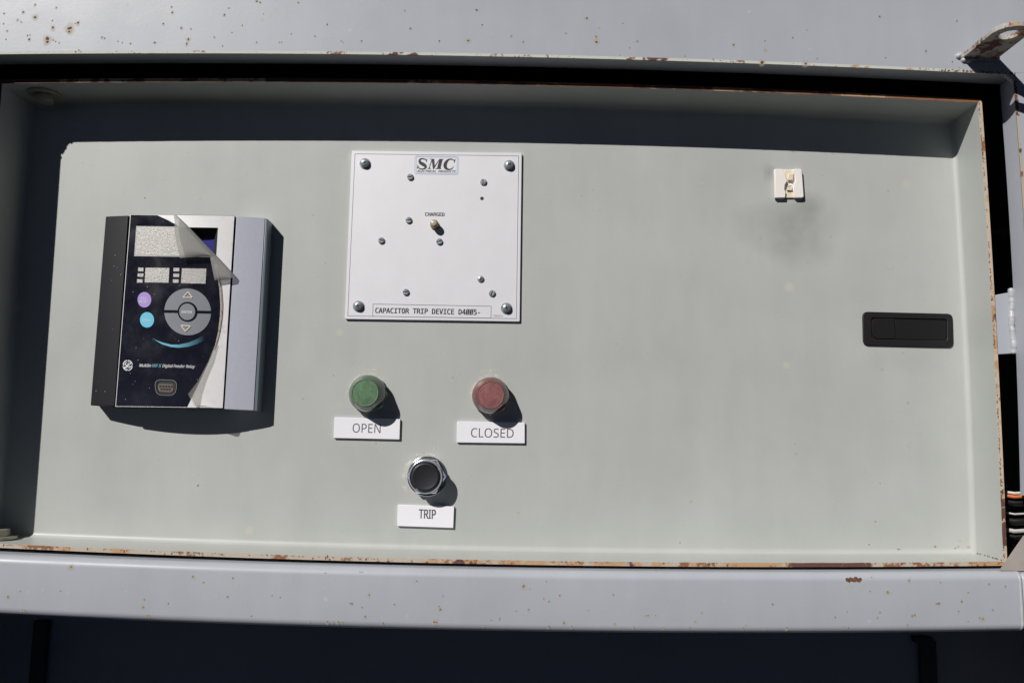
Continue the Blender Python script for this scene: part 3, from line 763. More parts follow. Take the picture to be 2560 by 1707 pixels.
# solid plate; a dark disc paints the shade of its hole
hole = Z2(1244, 465, PT)
m = MB(); m.prism(rrect(q, 1.0, 3), 0.05, PT)
plate = m.build('faceplate', M['alu'], trip, bevel=.25)
m = MB(); m.lathe(hole, [(1.75, PT+.02), (1.75, PT+.07), (0, PT+.07)], 24); m.build('hole', M['dark'], trip)
def frame_line(mb, pts, w_, h, th=.06):
    """closed thin line, pts (X, Z)"""
    c = (sum(p[0] for p in pts)/len(pts), sum(p[1] for p in pts)/len(pts))
    def off(d):
        o = []
        n = len(pts)
        for i in range(n):
            a, b, e = Vector(pts[i-1]), Vector(pts[i]), Vector(pts[(i+1) % n])
            n1 = Vector((-(b-a).y, (b-a).x)); n1.normalize(); n2 = Vector((-(e-b).y, (e-b).x)); n2.normalize()
            nn_ = (n1+n2); nn_.normalize(); k_ = d/max(.3, nn_.dot(n1)); o.append(tuple(b+nn_*k_))
        return o
    mb.ring(off(w_/2), off(-w_/2), h+.01, h+th)
bd = [Z2(x, y, PT) for x, y in ((162, 85), (1556, 103), (1537, 1488), (100, 1464))]
m = MB(); frame_line(m, bd, .42, PT); m.build('border_line', M['ink_line'], plate, smooth=0)
m = MB(); bx = [Z2(x, y, PT) for x, y in ((316, 1363), (1322, 1382), (1320, 1483), (313, 1467))]
frame_line(m, bx, .42, PT, .08); m.build('title_box_line', M['ink_line'], plate, smooth=0)
m = MB(); frame_line(m, rrect([Z2(x, y, PT) for x, y in ((673, 103), (1044, 108), (1040, 264), (671, 257))], 2.2), .45, PT)
frame_line(m, rrect([Z2(x, y, PT) for x, y in ((684, 111), (1034, 116), (1030, 256), (683, 249))], 1.2), .5, PT)
m.build('logo_frame', M['ink_blue'], plate, smooth=0)
def tx(name, s, box, mp, h, mt, par, **kw):
    qd = [mp(x, y, h) for x, y in box]
    return text_mb(s, qd, h, **kw).build(name, M[mt], par, smooth=0)
tx('lettering', 'CHARGED', ((760, 584), (924, 586), (924, 616), (759, 614)), Z2, PT, 'ink', plate, weight=.02, fnt='DejaVuSansMono.woff2')
tx('lettering', 'ELECTRICAL  PRODUCTS', ((697, 222), (1022, 227), (1019, 246), (693, 241)), Z2, PT, 'grey_ink', plate, shear=.25, weight=.012)
tx('lettering', 'CAPACITOR TRIP DEVICE D4\u00d8\u00d85-', ((337, 1394), (1226, 1408), (1224, 1457), (334, 1440)), Z2, PT, 'ink', plate, weight=.02, fnt='DejaVuSansMono.woff2')
tx('lettering', 'C3\u00d8\u00d8\u00d8-2', ((1343, 1457), (1418, 1458), (1417, 1472), (1342, 1471)), Z2, PT, 'grey_ink', plate)
tx('lettering', '4-', ((1247, 1412), (1300, 1414), (1298, 1446), (1244, 1444)), Z2, PT, 'scratch', plate, shear=.2)
kz = 180/2352.0
def Z4(x, y): return P(1000+x*kz, 380+y*kz, PT)
m = MB(); h0, h1 = PT+.01, PT+.10
m.ribbon([(868, 318), (842, 262), (790, 234), (725, 226), (660, 248), (640, 305), (672, 360), (745, 402), (815, 450), (838, 500), (800, 546), (725, 562), (640, 545), (598, 500), (578, 455)], [20, 30, 36, 42, 58, 78, 104, 112, 100, 74, 46, 36, 34, 28, 20], h0, h1, Z4)
m.prism([Z4(*p) for p in ((868, 350), (856, 330), (862, 250), (878, 226), (893, 226))], h0, h1+.01)
m.prism([Z4(*p) for p in ((555, 552), (572, 430), (588, 430), (596, 470), (588, 530), (570, 552))], h0, h1+.01)
m.prism([Z4(*p) for p in ((965, 228), (1120, 230), (1132, 440), (1118, 548), (1098, 566), (1076, 566), (1040, 300), (1020, 246), (965, 243))], h0, h1+.02)
m.prism([Z4(*p) for p in ((1026, 262), (1046, 290), (975, 500), (982, 545), (1008, 548), (1006, 560), (888, 557), (892, 545), (930, 540), (950, 505))], h0, h1)
m.prism([Z4(*p) for p in ((1290, 232), (1434, 236), (1430, 250), (1392, 258), (1324, 535), (1352, 550), (1350, 563), (1152, 560), (1156, 546), (1210, 538), (1272, 290), (1108, 560), (1098, 500))], h0, h1)
m.ribbon([(1782, 335), (1758, 280), (1705, 248), (1640, 242), (1570, 268), (1500, 350), (1474, 440), (1490, 515), (1550, 565), (1630, 574), (1700, 545), (1755, 480)], [20, 28, 34, 40, 60, 102, 114, 100, 60, 40, 30, 18], h0, h1, Z4)
m.prism([Z4(*p) for p in ((1776, 372), (1765, 350), (1775, 268), (1795, 243), (1818, 243))], h0, h1+.01)
m.build('logo_lettering', M['ink'], plate, smooth=0)

def dome(r, hb, ht, n=6): return [(r, hb), (r, hb+(ht-hb)*.35)] + [(r*math.cos(a), hb+(ht-hb)*(.35+.65*math.sin(a))) for a in [math.pi/2*k_/n for k_ in range(1, n)]] + [(0, ht)]
def cross_bits(mb, c, r, w_, h, ang):  # raised dark cross; the recess shade is put into its colour
    for k_ in range(2):
        a = ang+k_*math.pi/2; d = Vector((math.cos(a), math.sin(a))); e = Vector((-d.y, d.x)); cc = Vector(c)
        mb.prism([tuple(cc-d*r-e*w_*.35), tuple(cc-d*r*.3-e*w_), tuple(cc+d*r*.3-e*w_), tuple(cc+d*r-e*w_*.35), tuple(cc+d*r+e*w_*.35), tuple(cc+d*r*.3+e*w_), tuple(cc-d*r*.3+e*w_), tuple(cc-d*r+e*w_*.35)], h-.5+.02*k_, h+.02*k_)
def corner_screw(x, y, ang):
    c = Z2(x, y, PT+1.2)
    m = MB(); m.lathe(c, [(0, PT+1.55)] + dome(4.1, PT+1.5, PT+4.1), 32)
    o = m.build('corner_screw', M['zinc'], trip, smooth=50)
    m = MB(); m.lathe(c, [(5.3, PT), (5.3, PT+.8), (4.5, PT+.85), (4.45, PT+1.5), (0, PT+1.52)], 32); m.build('washer', M['zinc'], o, smooth=40)
    m = MB(); cross_bits(m, c, 2.1, .6, PT+4.16, ang); m.build('cross_recess', M['dark'], o, smooth=0)
for x, y, a in ((245, 165, .5), (1475, 182, .6), (190, 1380, .15), (1452, 1398, .2)): corner_screw(x, y, a)
def small_screw(x, y, ang, cross=False):
    c = Z2(x, y, PT+.9); r = 3.15
    m = MB(); m.lathe(c, [(r, PT), (r, PT+.7), (0, PT+.72)] , 28)
    if not cross:
        d = Vector((math.cos(ang), math.sin(ang))); e = Vector((-d.y, d.x)); cc = Vector(c); g = .42
        for sg in (1, -1):
            b0 = math.asin(g/r)
            pl = [tuple(cc+(d*math.cos(t)*r+e*sg*math.sin(t)*r)) for t in [lerp(b0, math.pi-b0, i/12) for i in range(13)]]
            if sg < 0: pl = pl[::-1]
            m.prism(pl, PT+.6, lambda X, Z: PT+1.25)
            pl2 = [tuple(cc+(Vector(p)-cc)*.80+e*sg*.10) for p in pl]
            m.prism(pl2, PT+1.2, PT+1.75)
    else:
        m = MB(); m.lathe(c, [(0, PT)] + dome(r, PT+.02, PT+1.9), 28)
    o = m.build('small_screw', M['zinc'], trip, bevel=.2, smooth=45)
    if cross:
        m = MB(); cross_bits(m, c, 1.7, .45, PT+1.96, ang); m.build('cross_recess', M['dark'], o, smooth=0)
    else:
        m = MB(); m.prism([tuple(cc+d*a*r*.93+e*b*.38) for a, b in ((-1, -1), (1, -1), (1, 1), (-1, 1))], PT+.7, PT+.85); m.build('slot', M['slot'], o, smooth=0)
for x, y, a, cr2 in ((633, 282, .35, 0), (1256, 325, 1.5, 0), (620, 650, .2, 0), (387, 823, -.1, 0), (881, 832, .5, 0), (1233, 1150, .6, 1), (596, 1262, .3, 0), (1330, 1272, 1.25, 0)): small_screw(x, y, a, cr2)
c = Z2(842, 694, PT)
m = MB(); m.lathe(c, [(4.3, PT), (4.3, PT+1.0), (3.7, PT+1.2), (3.6, PT+4.6), (3.9, PT+4.8), (3.9, PT+6.8), (3.5, PT+7.7), (2.9, PT+8.0)], 32)
ld = m.build('charged_lamp', M['led'], trip, smooth=40); ld['label'] = 'small amber lamp under the word CHARGED'
m = MB(); m.lathe(c, [(2.9, PT+7.8), (2.8, PT+8.2), (2.0, PT+8.6), (0, PT+8.75)], 32); m.build('lens', M['led_top'], ld, smooth=60)

# ------------------------------------------------------------------ pilot lights, push button, labels
zz = 560/1951.0
def Z3(x, y, h): return P(800+x*zz, 900+y*zz, h)
def lens_mats(nm, deep, face, dust):
    a = mat(nm+'_lens', deep, .14, spec=.6, coat=.6, col2=dust, c2amt=.45, c2scale=38, c2lo=.50, c2hi=.72, var=.2, vscale=200, coatr=.05)
    b = mat(nm+'_worn_face', face, .6, spec=.3, col2=[x*.35 for x in deep], c2amt=.75, c2scale=900, c2lo=.56, c2hi=.64, var=.25, vscale=180, bump=.7, bscale=1500)
    e = mat(nm+'_worn_rim', [lerp(p, q_, .5) for p, q_ in zip(face, dust)], .55, spec=.3, var=.25, vscale=260, col2=dust, c2amt=.6, c2scale=120)
    return a, b, e
def pilot(name, label, x, y, mats):
    a, b, e = mats
    c = Z3(x, y, 9)
    t = thing(name, label, 'pilot light', c[0], 0, c[1], 'pilot lights on the door')
    m = MB(); m.lathe(c, [(16.8, .05), (17.3, .8), (17.3, 4.0), (16.4, 5.0), (0, 5.0)], 8, rfn=lambda r, i, n: r*1.03)
    m.build('hex_nut', M['nut'], t, bevel=.5)
    m = MB(); m.lathe(c, [(16.6, 5.0), (17.3, 5.6), (17.3, 10.2), (16.6, 10.8)], 120, rfn=lambda r, i, n: r*(1.0 if i % 2 else .978))
    m.build('knurled_ring', a, t, smooth=0)
    m = MB(); m.lathe(c, [(16.8, 10.4), (16.7, 11.6), (16.0, 13.2), (12.7, 22.6), (12.3, 23.1), (12.0, 23.2), (11.9, 22.6), (11.8, 22.4), (0, 22.2)], 64)
    ln = m.build('lens', a, t, smooth=35)
    m = MB(); m.lathe(c, [(11.5, 22.3), (11.4, 22.9), (10.4, 23.05), (0, 23.15)], 64)
    m.build('lens_face', b, ln, smooth=50)
    m = MB(); m.ring(circ(c, 12.4, 64), circ(c, 11.4, 64), 22.4, 23.4); m.build('lens_rim', e, ln, bevel=.5, seg=3)
    return t
pilot('pilot_light', 'green pilot light above the OPEN label', 414, 292, lens_mats('green', (.007, .058, .024), (.098, .190, .102), (.20, .22, .165)))
pilot('pilot_light', 'dark red pilot light above the CLOSED label', 1487, 310, lens_mats('red', (.100, .015, .016), (.240, .095, .093), (.23, .115, .10)))
c = Z3(926, 1014, 9)
pb = thing('push_button', 'black push button in a chrome hex bushing above the TRIP label', 'push button', c[0], 0, c[1])
m = MB(); m.lathe(c, [(18.4, .05), (18.4, .9), (17.6, 1.3), (0, 1.3)], 64); m.build('washer', M['chrome_dark'], pb, smooth=40)
m = MB(); m.lathe(c, [(17.0, 1.3), (17.4, 1.8), (17.4, 7.0), (15.8, 8.6), (0, 8.6)], 6, rfn=lambda r, i, n: r*1.03); hxn = m.build('hex_bushing', M['chrome_dark'], pb, bevel=.8)
m = MB(); m.lathe(c, [(15.7, 8.4), (15.7, 9.6), (14.3, 10.2), (14.2, 15.6), (15.0, 16.4), (15.1, 17.8), (14.7, 18.3), (14.0, 18.2), (13.9, 17.4), (13.8, 13.0), (0, 13.0)], 64); m.build('bezel_ring', M['chrome'], pb, smooth=35)
m = MB(); m.lathe(c, [(12.9, 12.8), (12.9, 18.4), (12.5, 19.4), (11.6, 19.9), (10.6, 19.7), (9.0, 19.3), (0, 19.1)], 64); m.build('button_cap', M['black_cap'], pb, smooth=50)
LT = 2.7
def label_plate(name, lab, box, txt, tbox, **kw):
    qd = [Z3(x, y, LT) for x, y in box]
    cx_, cz_ = sum(p[0] for p in qd)/4, sum(p[1] for p in qd)/4
    t = thing(name, lab, 'label', cx_, 0, cz_, 'engraved labels on the door')
    m = MB(); m.prism(qd, .05, LT); pl = m.build('plate', M['white_plate'], t, bevel=.2)
    text_mb(txt, [Z3(x, y, LT) for x, y in tbox], LT, th=.06, **kw).build('lettering', M['grey_ink'], pl, smooth=0)
label_plate('label_plate', 'white label reading OPEN under the green light', ((127, 497), (698, 513), (692, 690), (118, 677)), 'OPEN', ((286, 550), (530, 556), (526, 636), (283, 630)), weight=-.004)
label_plate('label_plate', 'white label reading CLOSED under the red light', ((1195, 533), (1783, 543), (1783, 724), (1190, 716)), 'CLOSED', ((1316, 590), (1688, 597), (1686, 677), (1314, 671)), weight=-.004)
label_plate('label_plate', 'white label reading TRIP under the black push button', ((677, 1258), (1168, 1273), (1160, 1460), (672, 1443)), 'TRIP', ((863, 1298), (1009, 1302), (1006, 1380), (861, 1375)), weight=.018)

# ------------------------------------------------------------------ cable tie mount
z5 = 260/1568.0
def Z5(x, y, h): return P(1860+x*z5, 380+y*z5, h)
c = Z5(676, 478, 2)
tm = thing('cable_tie_mount', 'white square nylon cable tie mount above the grey smudge', 'cable mount', c[0], 0, c[1])
m = MB(); m.prism(rrect([Z5(x, y, 1.2) for x, y in ((450, 270), (870, 266), (900, 688), (468, 690))], .6, 3), .05, 1.3); m.build('base', M['nylon'], tm, bevel=.2)
HR = 4.4
m = MB(); m.prism([Z5(x, y, HR) for x, y in ((462, 258), (575, 258), (592, 280), (608, 300), (640, 400), (655, 440), (620, 490), (612, 560), (632, 600), (622, 690), (470, 690))], 1.2, HR); m.build('side_rail', M['nylon'], tm, bevel=.5)
m = MB(); m.prism([Z5(x, y, HR) for x, y in ((752, 256), (860, 256), (874, 275), (903, 670), (885, 690), (770, 690), (740, 560), (752, 490), (775, 430), (765, 330), (742, 282))], 1.2, HR); m.build('side_rail', M['nylon'], tm, bevel=.5)
m = MB(); m.prism([Z5(x, y, 2.4) for x, y in ((600, 274), (745, 274), (752, 330), (740, 400), (662, 430), (640, 390), (622, 330))], 1.2, 2.2)
m.prism([Z5(x, y, 4) for x, y in ((672, 330), (742, 330), (745, 425), (668, 428))], 1.2, 4.0); m.build('strap_bridge', M['nylon_in'], tm, bevel=.4)
m = MB(); m.prism([Z5(x, y, 3.6) for x, y in ((655, 530), (735, 530), (728, 580), (652, 580))], 1.2, 3.8)
m.prism([Z5(x, y, 2) for x, y in ((640, 575), (735, 575), (768, 690), (632, 690))], 1.2, 1.9); m.build('strap_ramp', M['nylon_in'], tm, bevel=.3)
m = MB(); m.ribbon([(612, 580), (612, 530), (632, 485), (690, 462), (750, 488)], [5, 5, 6, 6, 5], HR-.6, HR+.06, lambda x, y: Z5(x, y, HR)); m.build('strap_slot', M['slot_brown'], tm, smooth=0)

# ------------------------------------------------------------------ latch
z6 = 500/1568.0
def Z6(x, y, h): return P(2060+x*z6, 600+y*z6, h)
c = Z6(662, 700, 2)
lt = thing('paddle_latch', 'black plastic flush paddle latch near the right flange', 'latch', c[0], 0, c[1])
ho_ = rrect([Z6(x, y, 2.2) for x, y in ((303, 560), (1013, 577), (1021, 843), (309, 826))], 5.5, 6)
hi_ = rrect([Z6(x, y, 2.2) for x, y in ((370, 608), (967, 620), (969, 787), (377, 775))], 3.0, 6)
m = MB(); m.ring(ho_, hi_, .05, 1.8)
m.build('bezel', M['black_plastic'], lt, bevel=.8, seg=3)
m = MB(); m.prism([tuple(Vector(p).lerp(Vector(c), -.006)) for p in hi_], .06, .5); m.build('tray', M['black_plastic2'], lt)
rb = [Z6(x, y, 1.4) for x, y in ((550, 614), (556, 773), (410, 772), (390, 755), (378, 725), (374, 690), (378, 650), (388, 625), (405, 613))]
m = MB(); m.prism(rb, .5, 1.45); m.build('release_button', M['black_plastic2'], lt, bevel=.15)
m = MB(); m.prism([Z6(x, y, 1.2) for x, y in ((560, 622), (955, 630), (957, 782), (566, 776))], .5, lambda X, Z: 1.5 if X < c[0] else .8); m.build('paddle', M['black_plastic2'], lt, bevel=.25)

# ------------------------------------------------------------------ protection relay
M['relay_dark'] = mat('relay_charcoal', (.0095, .010, .0135), .45, spec=.35)
M['relay_body'] = mat('relay_body_black', (.010, .010, .011), .5)
M['relay_silver'] = mat('relay_silver_paint', (.50, .515, .60), .42, metal=.10, spec=.5, var=.03, vscale=300, bump=.06, bscale=2500)
M['relay_chamfer'] = mat('relay_blue_grey_edge', (.20, .24, .28), .4, metal=.2)
M['face_silver'] = mat('relay_face_silver', (.80, .79, .80), .4, metal=.08, spec=.5, coat=.3, var=.03, vscale=120, col2=(.45, .44, .42), c2amt=.35, c2scale=160, c2lo=.60, c2hi=.64)
M['overlay'] = mat('relay_navy_overlay', (.0065, .0068, .0135), .22, spec=.45, coat=.25, coatr=.15, var=.15, vscale=60, rvar=.10)
M['key_grey'] = mat('key_grey', (.215, .23, .26), .40, spec=.4, var=.04, vscale=80)
M['key_purple'] = mat('key_purple', (.36, .26, .62), .40, spec=.4)
M['key_cyan'] = mat('key_cyan', (.13, .52, .70), .40, spec=.4)
M['key_print'] = mat('key_print', (.62, .60, .66), .5)
M['white_print'] = mat('white_print', (.72, .72, .74), .5)
M['cyan_print'] = mat('cyan_print', (.16, .42, .52), .5)
M['emboss'] = mat('embossed_cream_line', (.66, .60, .48), .35, spec=.5)
M['lcd'] = mat('blue_display', (.022, .020, .20), .25, spec=.5)
M['well'] = mat('display_well', (.030, .030, .032), .5)
M['port'] = mat('port_metal', (.17, .125, .10), .45, metal=.3)
M['swoosh'] = stain('cyan_swoosh_print', (.15, .45, .58), .4, 1.0)
def glitter(name):
    m = mat(name, (.50, .485, .45), .42, metal=.25, spec=.5)
    t = m.node_tree; L = t.links; b = t.nodes['Principled BSDF']; tc = t.nodes['Texture Coordinate']
    n = nn(t, 'ShaderNodeTexNoise'); n.inputs['Scale'].default_value = 900; n.inputs['Detail'].default_value = 3; n.inputs['Distortion'].default_value = 1.2; L.new(tc.outputs['Object'], n.inputs['Vector'])
    bp = nn(t, 'ShaderNodeBump'); bp.inputs['Strength'].default_value = 1.0; bp.inputs['Distance'].default_value = .0003
    L.new(n.outputs['Fac'], bp.inputs['Height']); L.new(bp.outputs[0], b.inputs['Normal'])
    r = nn(t, 'ShaderNodeMapRange'); r.inputs[1].default_value = .35; r.inputs[2].default_value = .65; L.new(n.outputs['Fac'], r.inputs[0])
    mx = nn(t, 'ShaderNodeMix', data_type='RGBA'); L.new(r.outputs[0], mx.inputs[0]); mx.inputs[6].default_value = (.30, .295, .285, 1); mx.inputs[7].default_value = (.46, .45, .43, 1); L.new(mx.outputs[2], b.inputs['Base Color'])  # light and dark flecks put the film's sun glints into the colour
    return m
M['crinkle'] = mat('crinkled_adhesive', (.40, .36, .31), .35, spec=.5, col2=(.10, .085, .075), c2amt=.8, c2scale=500, c2lo=.5, c2hi=.6)
M['glitter'] = glitter('crinkled_window_film')
def film(name, alpha, col):
    m = bpy.data.materials.new(name); m.use_nodes = True; t = m.node_tree; L = t.links
    b = t.nodes['Principled BSDF']; b.inputs['Base Color'].default_value = (*col, 1); b.inputs['Roughness'].default_value = .22; b.inputs['Specular IOR Level'].default_value = .6
    b.inputs['Alpha'].default_value = alpha
    tl = nn(t, 'ShaderNodeBsdfTranslucent'); tl.inputs[0].default_value = (*col, 1)
    mx = nn(t, 'ShaderNodeMixShader'); mx.inputs[0].default_value = .28
    L.new(b.outputs[0], mx.inputs[1]); L.new(tl.outputs[0], mx.inputs[2]); L.new(mx.outputs[0], t.nodes['Material Output'].inputs[0])
    return m
M['film'] = film('peeling_clear_film', .62, (.44, .44, .42))
M['film_thin'] = film('thin_clear_film', .30, (.60, .59, .54))

zr = 540/1366.0
XL0 = P(245, 780, 16)[0]; XR0 = P(657, 780, 16)[0]
XM, XW = (XL0+XR0)/2, (XR0-XL0)/2
def hr_(X): return 26.6-10.8*((X-XM)/XW)**2            # bowed front of the relay
def PR(px, py, d=0.0):
    h = 24.0
    for _ in range(6): X, Z = P(px, py, h+d); h = hr_(X)
    return X, Z
def Q1(x, y, d=0.0): return PR(200+x*zr, 500+y*zr, d)
rc = Q1(620, 700)
relay = thing('protection_relay', 'protection relay with navy keypad face, dark left wing and silver right wing', 'relay', rc[0], 0, rc[1])
def block(name, cs, d, mt, nx=10, bev=.4, depth0=.05, par=None):
    """bowed block from four face corners TL TR BR BL (zoomed picture units) down to the panel"""
    TL, TR, BR, BL = [Q1(x, y, d) for x, y in cs]
    m = MB()
    def at(u, v): 
        a = Vector(TL).lerp(Vector(TR), u); b = Vector(BL).lerp(Vector(BR), u); p = a.lerp(b, v); return p.x, p.y
    top = [[m.v(at(i/nx, j)[0], hr_(at(i/nx, j)[0])+d, at(i/nx, j)[1]) for i in range(nx+1)] for j in (0, 1)]
    bot = [[m.v(at(i/nx, j)[0], depth0, at(i/nx, j)[1]) for i in range(nx+1)] for j in (0, 1)]
    for i in range(nx):
        m.f(top[0][i], top[0][i+1], top[1][i+1], top[1][i]); m.f(top[0][i], bot[0][i], bot[0][i+1], top[0][i+1]); m.f(top[1][i], top[1][i+1], bot[1][i+1], bot[1][i])
        m.f(bot[0][i], bot[1][i], bot[1][i+1], bot[0][i+1])
    m.f(top[0][0], top[1][0], bot[1][0], bot[0][0]); m.f(top[0][nx], bot[0][nx], bot[1][nx], top[1][nx])
    return m.build(name, M[mt], par or relay, bevel=bev)
block('left_wing', ((162, 104), (306, 98), (221, 1304), (65, 1298)), 0, 'relay_dark', bev=.8)
block('right_wing', ((990, 102), (1170, 114), (1098, 1330), (912, 1321)), 0, 'relay_silver', bev=.3)
block('right_wing_edge', ((1171.5, 114.3), (1190, 122), (1122, 1336), (1100, 1330.5)), -.5, 'relay_chamfer', nx=3, bev=.6)
# black body between the wings, with the display well left open
def face_grid(m, x0, x1, y0, y1, d, nx=12, ny=1):
    """patch of the bowed centre face; x0/x1 functions of y in picture px"""
    idx = []
    for j in range(ny+1):
        y = lerp(y0, y1, j/ny); row = []
        a, b = x0(y), x1(y)
        for i in range(nx+1):
            X, Z = PR(lerp(a, b, i/nx), y+ (tilt(lerp(a, b, i/nx)) if callable(tilt) else 0), d); row.append(m.v(X, hr_(X)+d, Z))
        idx.append(row)
    for j in range(ny):
        for i in range(nx): m.f(idx[j][i], idx[j][i+1], idx[j+1][i+1], idx[j+1][i])
    return idx
tilt = lambda x: (x-440)*.0135     # rows run level with the relay, a little down to the right
yt, yb = 538.0, 1018.0
lx = lambda y: lerp(325.7, 288.5, (y-yt)/(yb-yt)); rx = lambda y: lerp(586, 556.5, (y-yt)/(yb-yt))
D0 = .9
wy0, wy1, wx0, wx1 = 568.0, 640.0, 341.0, 545.0
m = MB()
face_grid(m, lx, rx, yt, wy0, D0, 14, 2); face_grid(m, lx, lambda y: wx0-(y-wy0)*.07, wy0, wy1, D0, 3, 2); face_grid(m, lambda y: wx1-(y-wy0)*.06, rx, wy0, wy1, D0, 3, 2); face_grid(m, lx, rx, wy1, yb, D0, 14, 6)
# outer skirt down to the panel
NSK = 14
def skirt(pts):
    a = [m.v(PR(x, y+tilt(x), D0)[0], hr_(PR(x, y+tilt(x), D0)[0])+D0, PR(x, y+tilt(x), D0)[1]) for x, y in pts]
    b = [m.v(PR(x, y+tilt(x), D0)[0], .05, PR(x, y+tilt(x), D0)[1]) for x, y in pts]
    for i in range(len(pts)-1): m.f(a[i], a[i+1], b[i+1], b[i])
face = m.build('centre_face', M['face_silver'], relay, smooth=40)
m = MB()
skirt([(lerp(lx(yt), rx(yt), i/NSK), yt-.6) for i in range(NSK+1)]); skirt([(lerp(lx(yb), rx(yb), i/NSK), yb+.6) for i in range(NSK+1)])
skirt([(lx(lerp(yt, yb, i/8))-.4, lerp(yt, yb, i/8)) for i in range(9)]); skirt([(rx(lerp(yt, yb, i/8))+.4, lerp(yt, yb, i/8)) for i in range(9)])
m.build('body', M['relay_body'], relay, smooth=0)
# display well and screen
m = MB()
wc = [(wx0, wy0), (wx1, wy0), (wx1-4.3, wy1), (wx0-5, wy1)]
WD = 9.0
tp = []; btm = []
for x, y in wc:
    X, Z = PR(x, y+tilt(x), D0); tp.append(m.v(X, hr_(X)+D0, Z)); btm.append(m.v(X+(2.2 if x < 440 else -6.2), hr_(X)+D0-WD, Z+(2.6 if y > 600 else -7.6)))
for i in range(4): j = (i+1) % 4; m.f(tp[i], tp[j], btm[j], btm[i])
well = m.build('display_well', M['well'], relay, smooth=0)
m = MB(); 
vv = [m.V[0] if False else None]
q = []
for x, y in wc:
    X, Z = PR(x, y+tilt(x), D0); q.append((X+(2.0 if x < 440 else -6.1), hr_(X)+D0-WD+.1, Z+(2.5 if y > 600 else -7.4)))
m.f(*[m.v(*p) for p in q]); m.build('screen', M['lcd'], well, smooth=0)
# navy overlay with its bowed right edge
arcx = quadfit([(538, 392), (562, 440), (600, 500), (650, 532), (720, 549), (790, 550), (860, 538), (950, 501), (1018, 467)])
ARC = [(538, 391), (550, 418), (562, 441), (568, 450), (600, 492), (640, 524), (660, 535), (690, 544), (720, 549), (760, 551.5), (790, 550.5), (830, 545.5), (860, 538.5), (900, 524), (950, 500.5), (985, 483), (1018, 467)]
def ax_(y):
    for (y0, x0), (y1, x1) in zip(ARC, ARC[1:]):
        if y <= y1: return lerp(x0, x1, max(0, (y-y0)/(y1-y0)))
    return ARC[-1][1]
D1 = D0+.18
m = MB()
lx2 = lambda y: lx(y)+1.2
face_grid(m, lx2, ax_, yt+1.0, wy0-1.5, D1, 10, 5); face_grid(m, lx2, lambda y: wx0-1-(y-wy0)*.07, wy0-1.5, wy1+1.5, D1, 3, 3); face_grid(m, lx2, ax_, wy1+1.5, yb-1.5, D1, 20, 30)
m.build('navy_overlay', M['overlay'], face, smooth=60)
# crinkled film over the display and the indicator windows
D2 = D1+.15
m = MB(); face_grid(m, lambda y: wx0+.5-(y-wy0)*.07, lambda y: lerp(462, 530, (y-wy0)/(wy1-wy0)), wy0+.5, wy1-.5, D2, 10, 5)
m.build('display_film', M['glitter'], face, smooth=60)
def win(x0, y0, x1, y1, sk=.06):
    m = MB(); face_grid(m, lambda y: x0-(y-y0)*sk, lambda y: x1-(y-y0)*sk, y0, y1, D2, 4, 2); m.build('indicator_window', M['glitter'], face, smooth=60)
z7x = 290/1895.0
def pz(x, y): return (310+x*z7x, 520+y*z7x)
tl_ = tilt; 
for x0, y0, x1, y1 in ((232, 975, 318, 1035), (224, 1068, 318, 1124), (213, 1162, 305, 1220), (808, 978, 905, 1035), (806, 1072, 900, 1128), (800, 1166, 892, 1222), (352, 975, 742, 1220), (945, 985, 1345, 1235)):
    a = pz(x0, y0); b = pz(x1, y1); win(a[0], a[1]-tilt(a[0]), b[0], b[1]-tilt(b[0]))
# keys
kz6 = 230/2121.0
def K(x, y, d=0.0): return PR(330+x*kz6, 710+y*kz6, d)
def disc_patch(m, cx, cy, rx_, ry_, d, r0=0.0, a0=0.0, a1=360.0, na=48, nr_=4, th=.35, clipy=None):
    """ring or disc conforming to the bowed face (picture units), with a small step"""
    full = abs(a1-a0) >= 359.9
    rows = []
    for k_ in range(nr_+2):
        rr = lerp(r0, 1, min(k_, nr_)/nr_); dd = d+(th if k_ <= nr_ else 0)
        row = []
        for i in range(na+(0 if full else 1)):
            a = R(lerp(a0, a1, i/na)); X, Z = K(cx+rx_*rr*math.cos(a), cy-ry_*rr*math.sin(a), dd)
            row.append(m.v(X, hr_(X)+dd, Z))
        rows.append(row)
    n = len(rows[0])
    for A_, B_ in zip(rows, rows[1:]):
        for i in range(n if full else n-1): j = (i+1) % n; m.f(A_[i], A_[j], B_[j], B_[i])
    return m
def key(name, mt, *a, **kw):
    m = MB(); disc_patch(m, *a, **kw); return m.build(name, M[mt], face, smooth=40)
kp = key('escape_key', 'key_purple', 286, 362, 158, 178, D1); kp['label'] = 'round lilac key reading ESC RESET'
kc = key('menu_key', 'key_cyan', 346, 825, 162, 178, D1); kc['label'] = 'round cyan key reading MENU'
dsh = lambda m: m
def half(sign):
    m = MB(); cx, cy, R1, R0, gap = 1283, 642, 538, 232, 34
    na = 40; rows = []
    sk = .055
    def pnt(r, a):
        x, y = cx+r*math.cos(a), cy-r*math.sin(a)*1.0
        return (x-(y-cy)*sk*.0 + (-sign*0), y + (x-cx)*.02)
    for k_ in range(7):
        r = lerp(R0, R1, min(k_, 5)/5); g = math.asin(gap/r); row = []
        dd = D1+(.35 if k_ < 6 else 0)
        for i in range(na+1):
            a = lerp(g, math.pi-g, i/na); a = a if sign > 0 else -a
            x, y = pnt(r, a); X, Z = K(x, y, dd); row.append(m.v(X, hr_(X)+dd, Z))
        rows.append(row)
    for A_, B_ in zip(rows, rows[1:]):
        for i in range(na): m.f(A_[i], A_[i+1], B_[i+1], B_[i])
    return m.build('arrow_key', M['key_grey'], face, smooth=40)
ku, kd = half(1), half(-1)
ku['label'] = 'upper half ring key with a triangle pointing up'; kd['label'] = 'lower half ring key with a triangle pointing down'
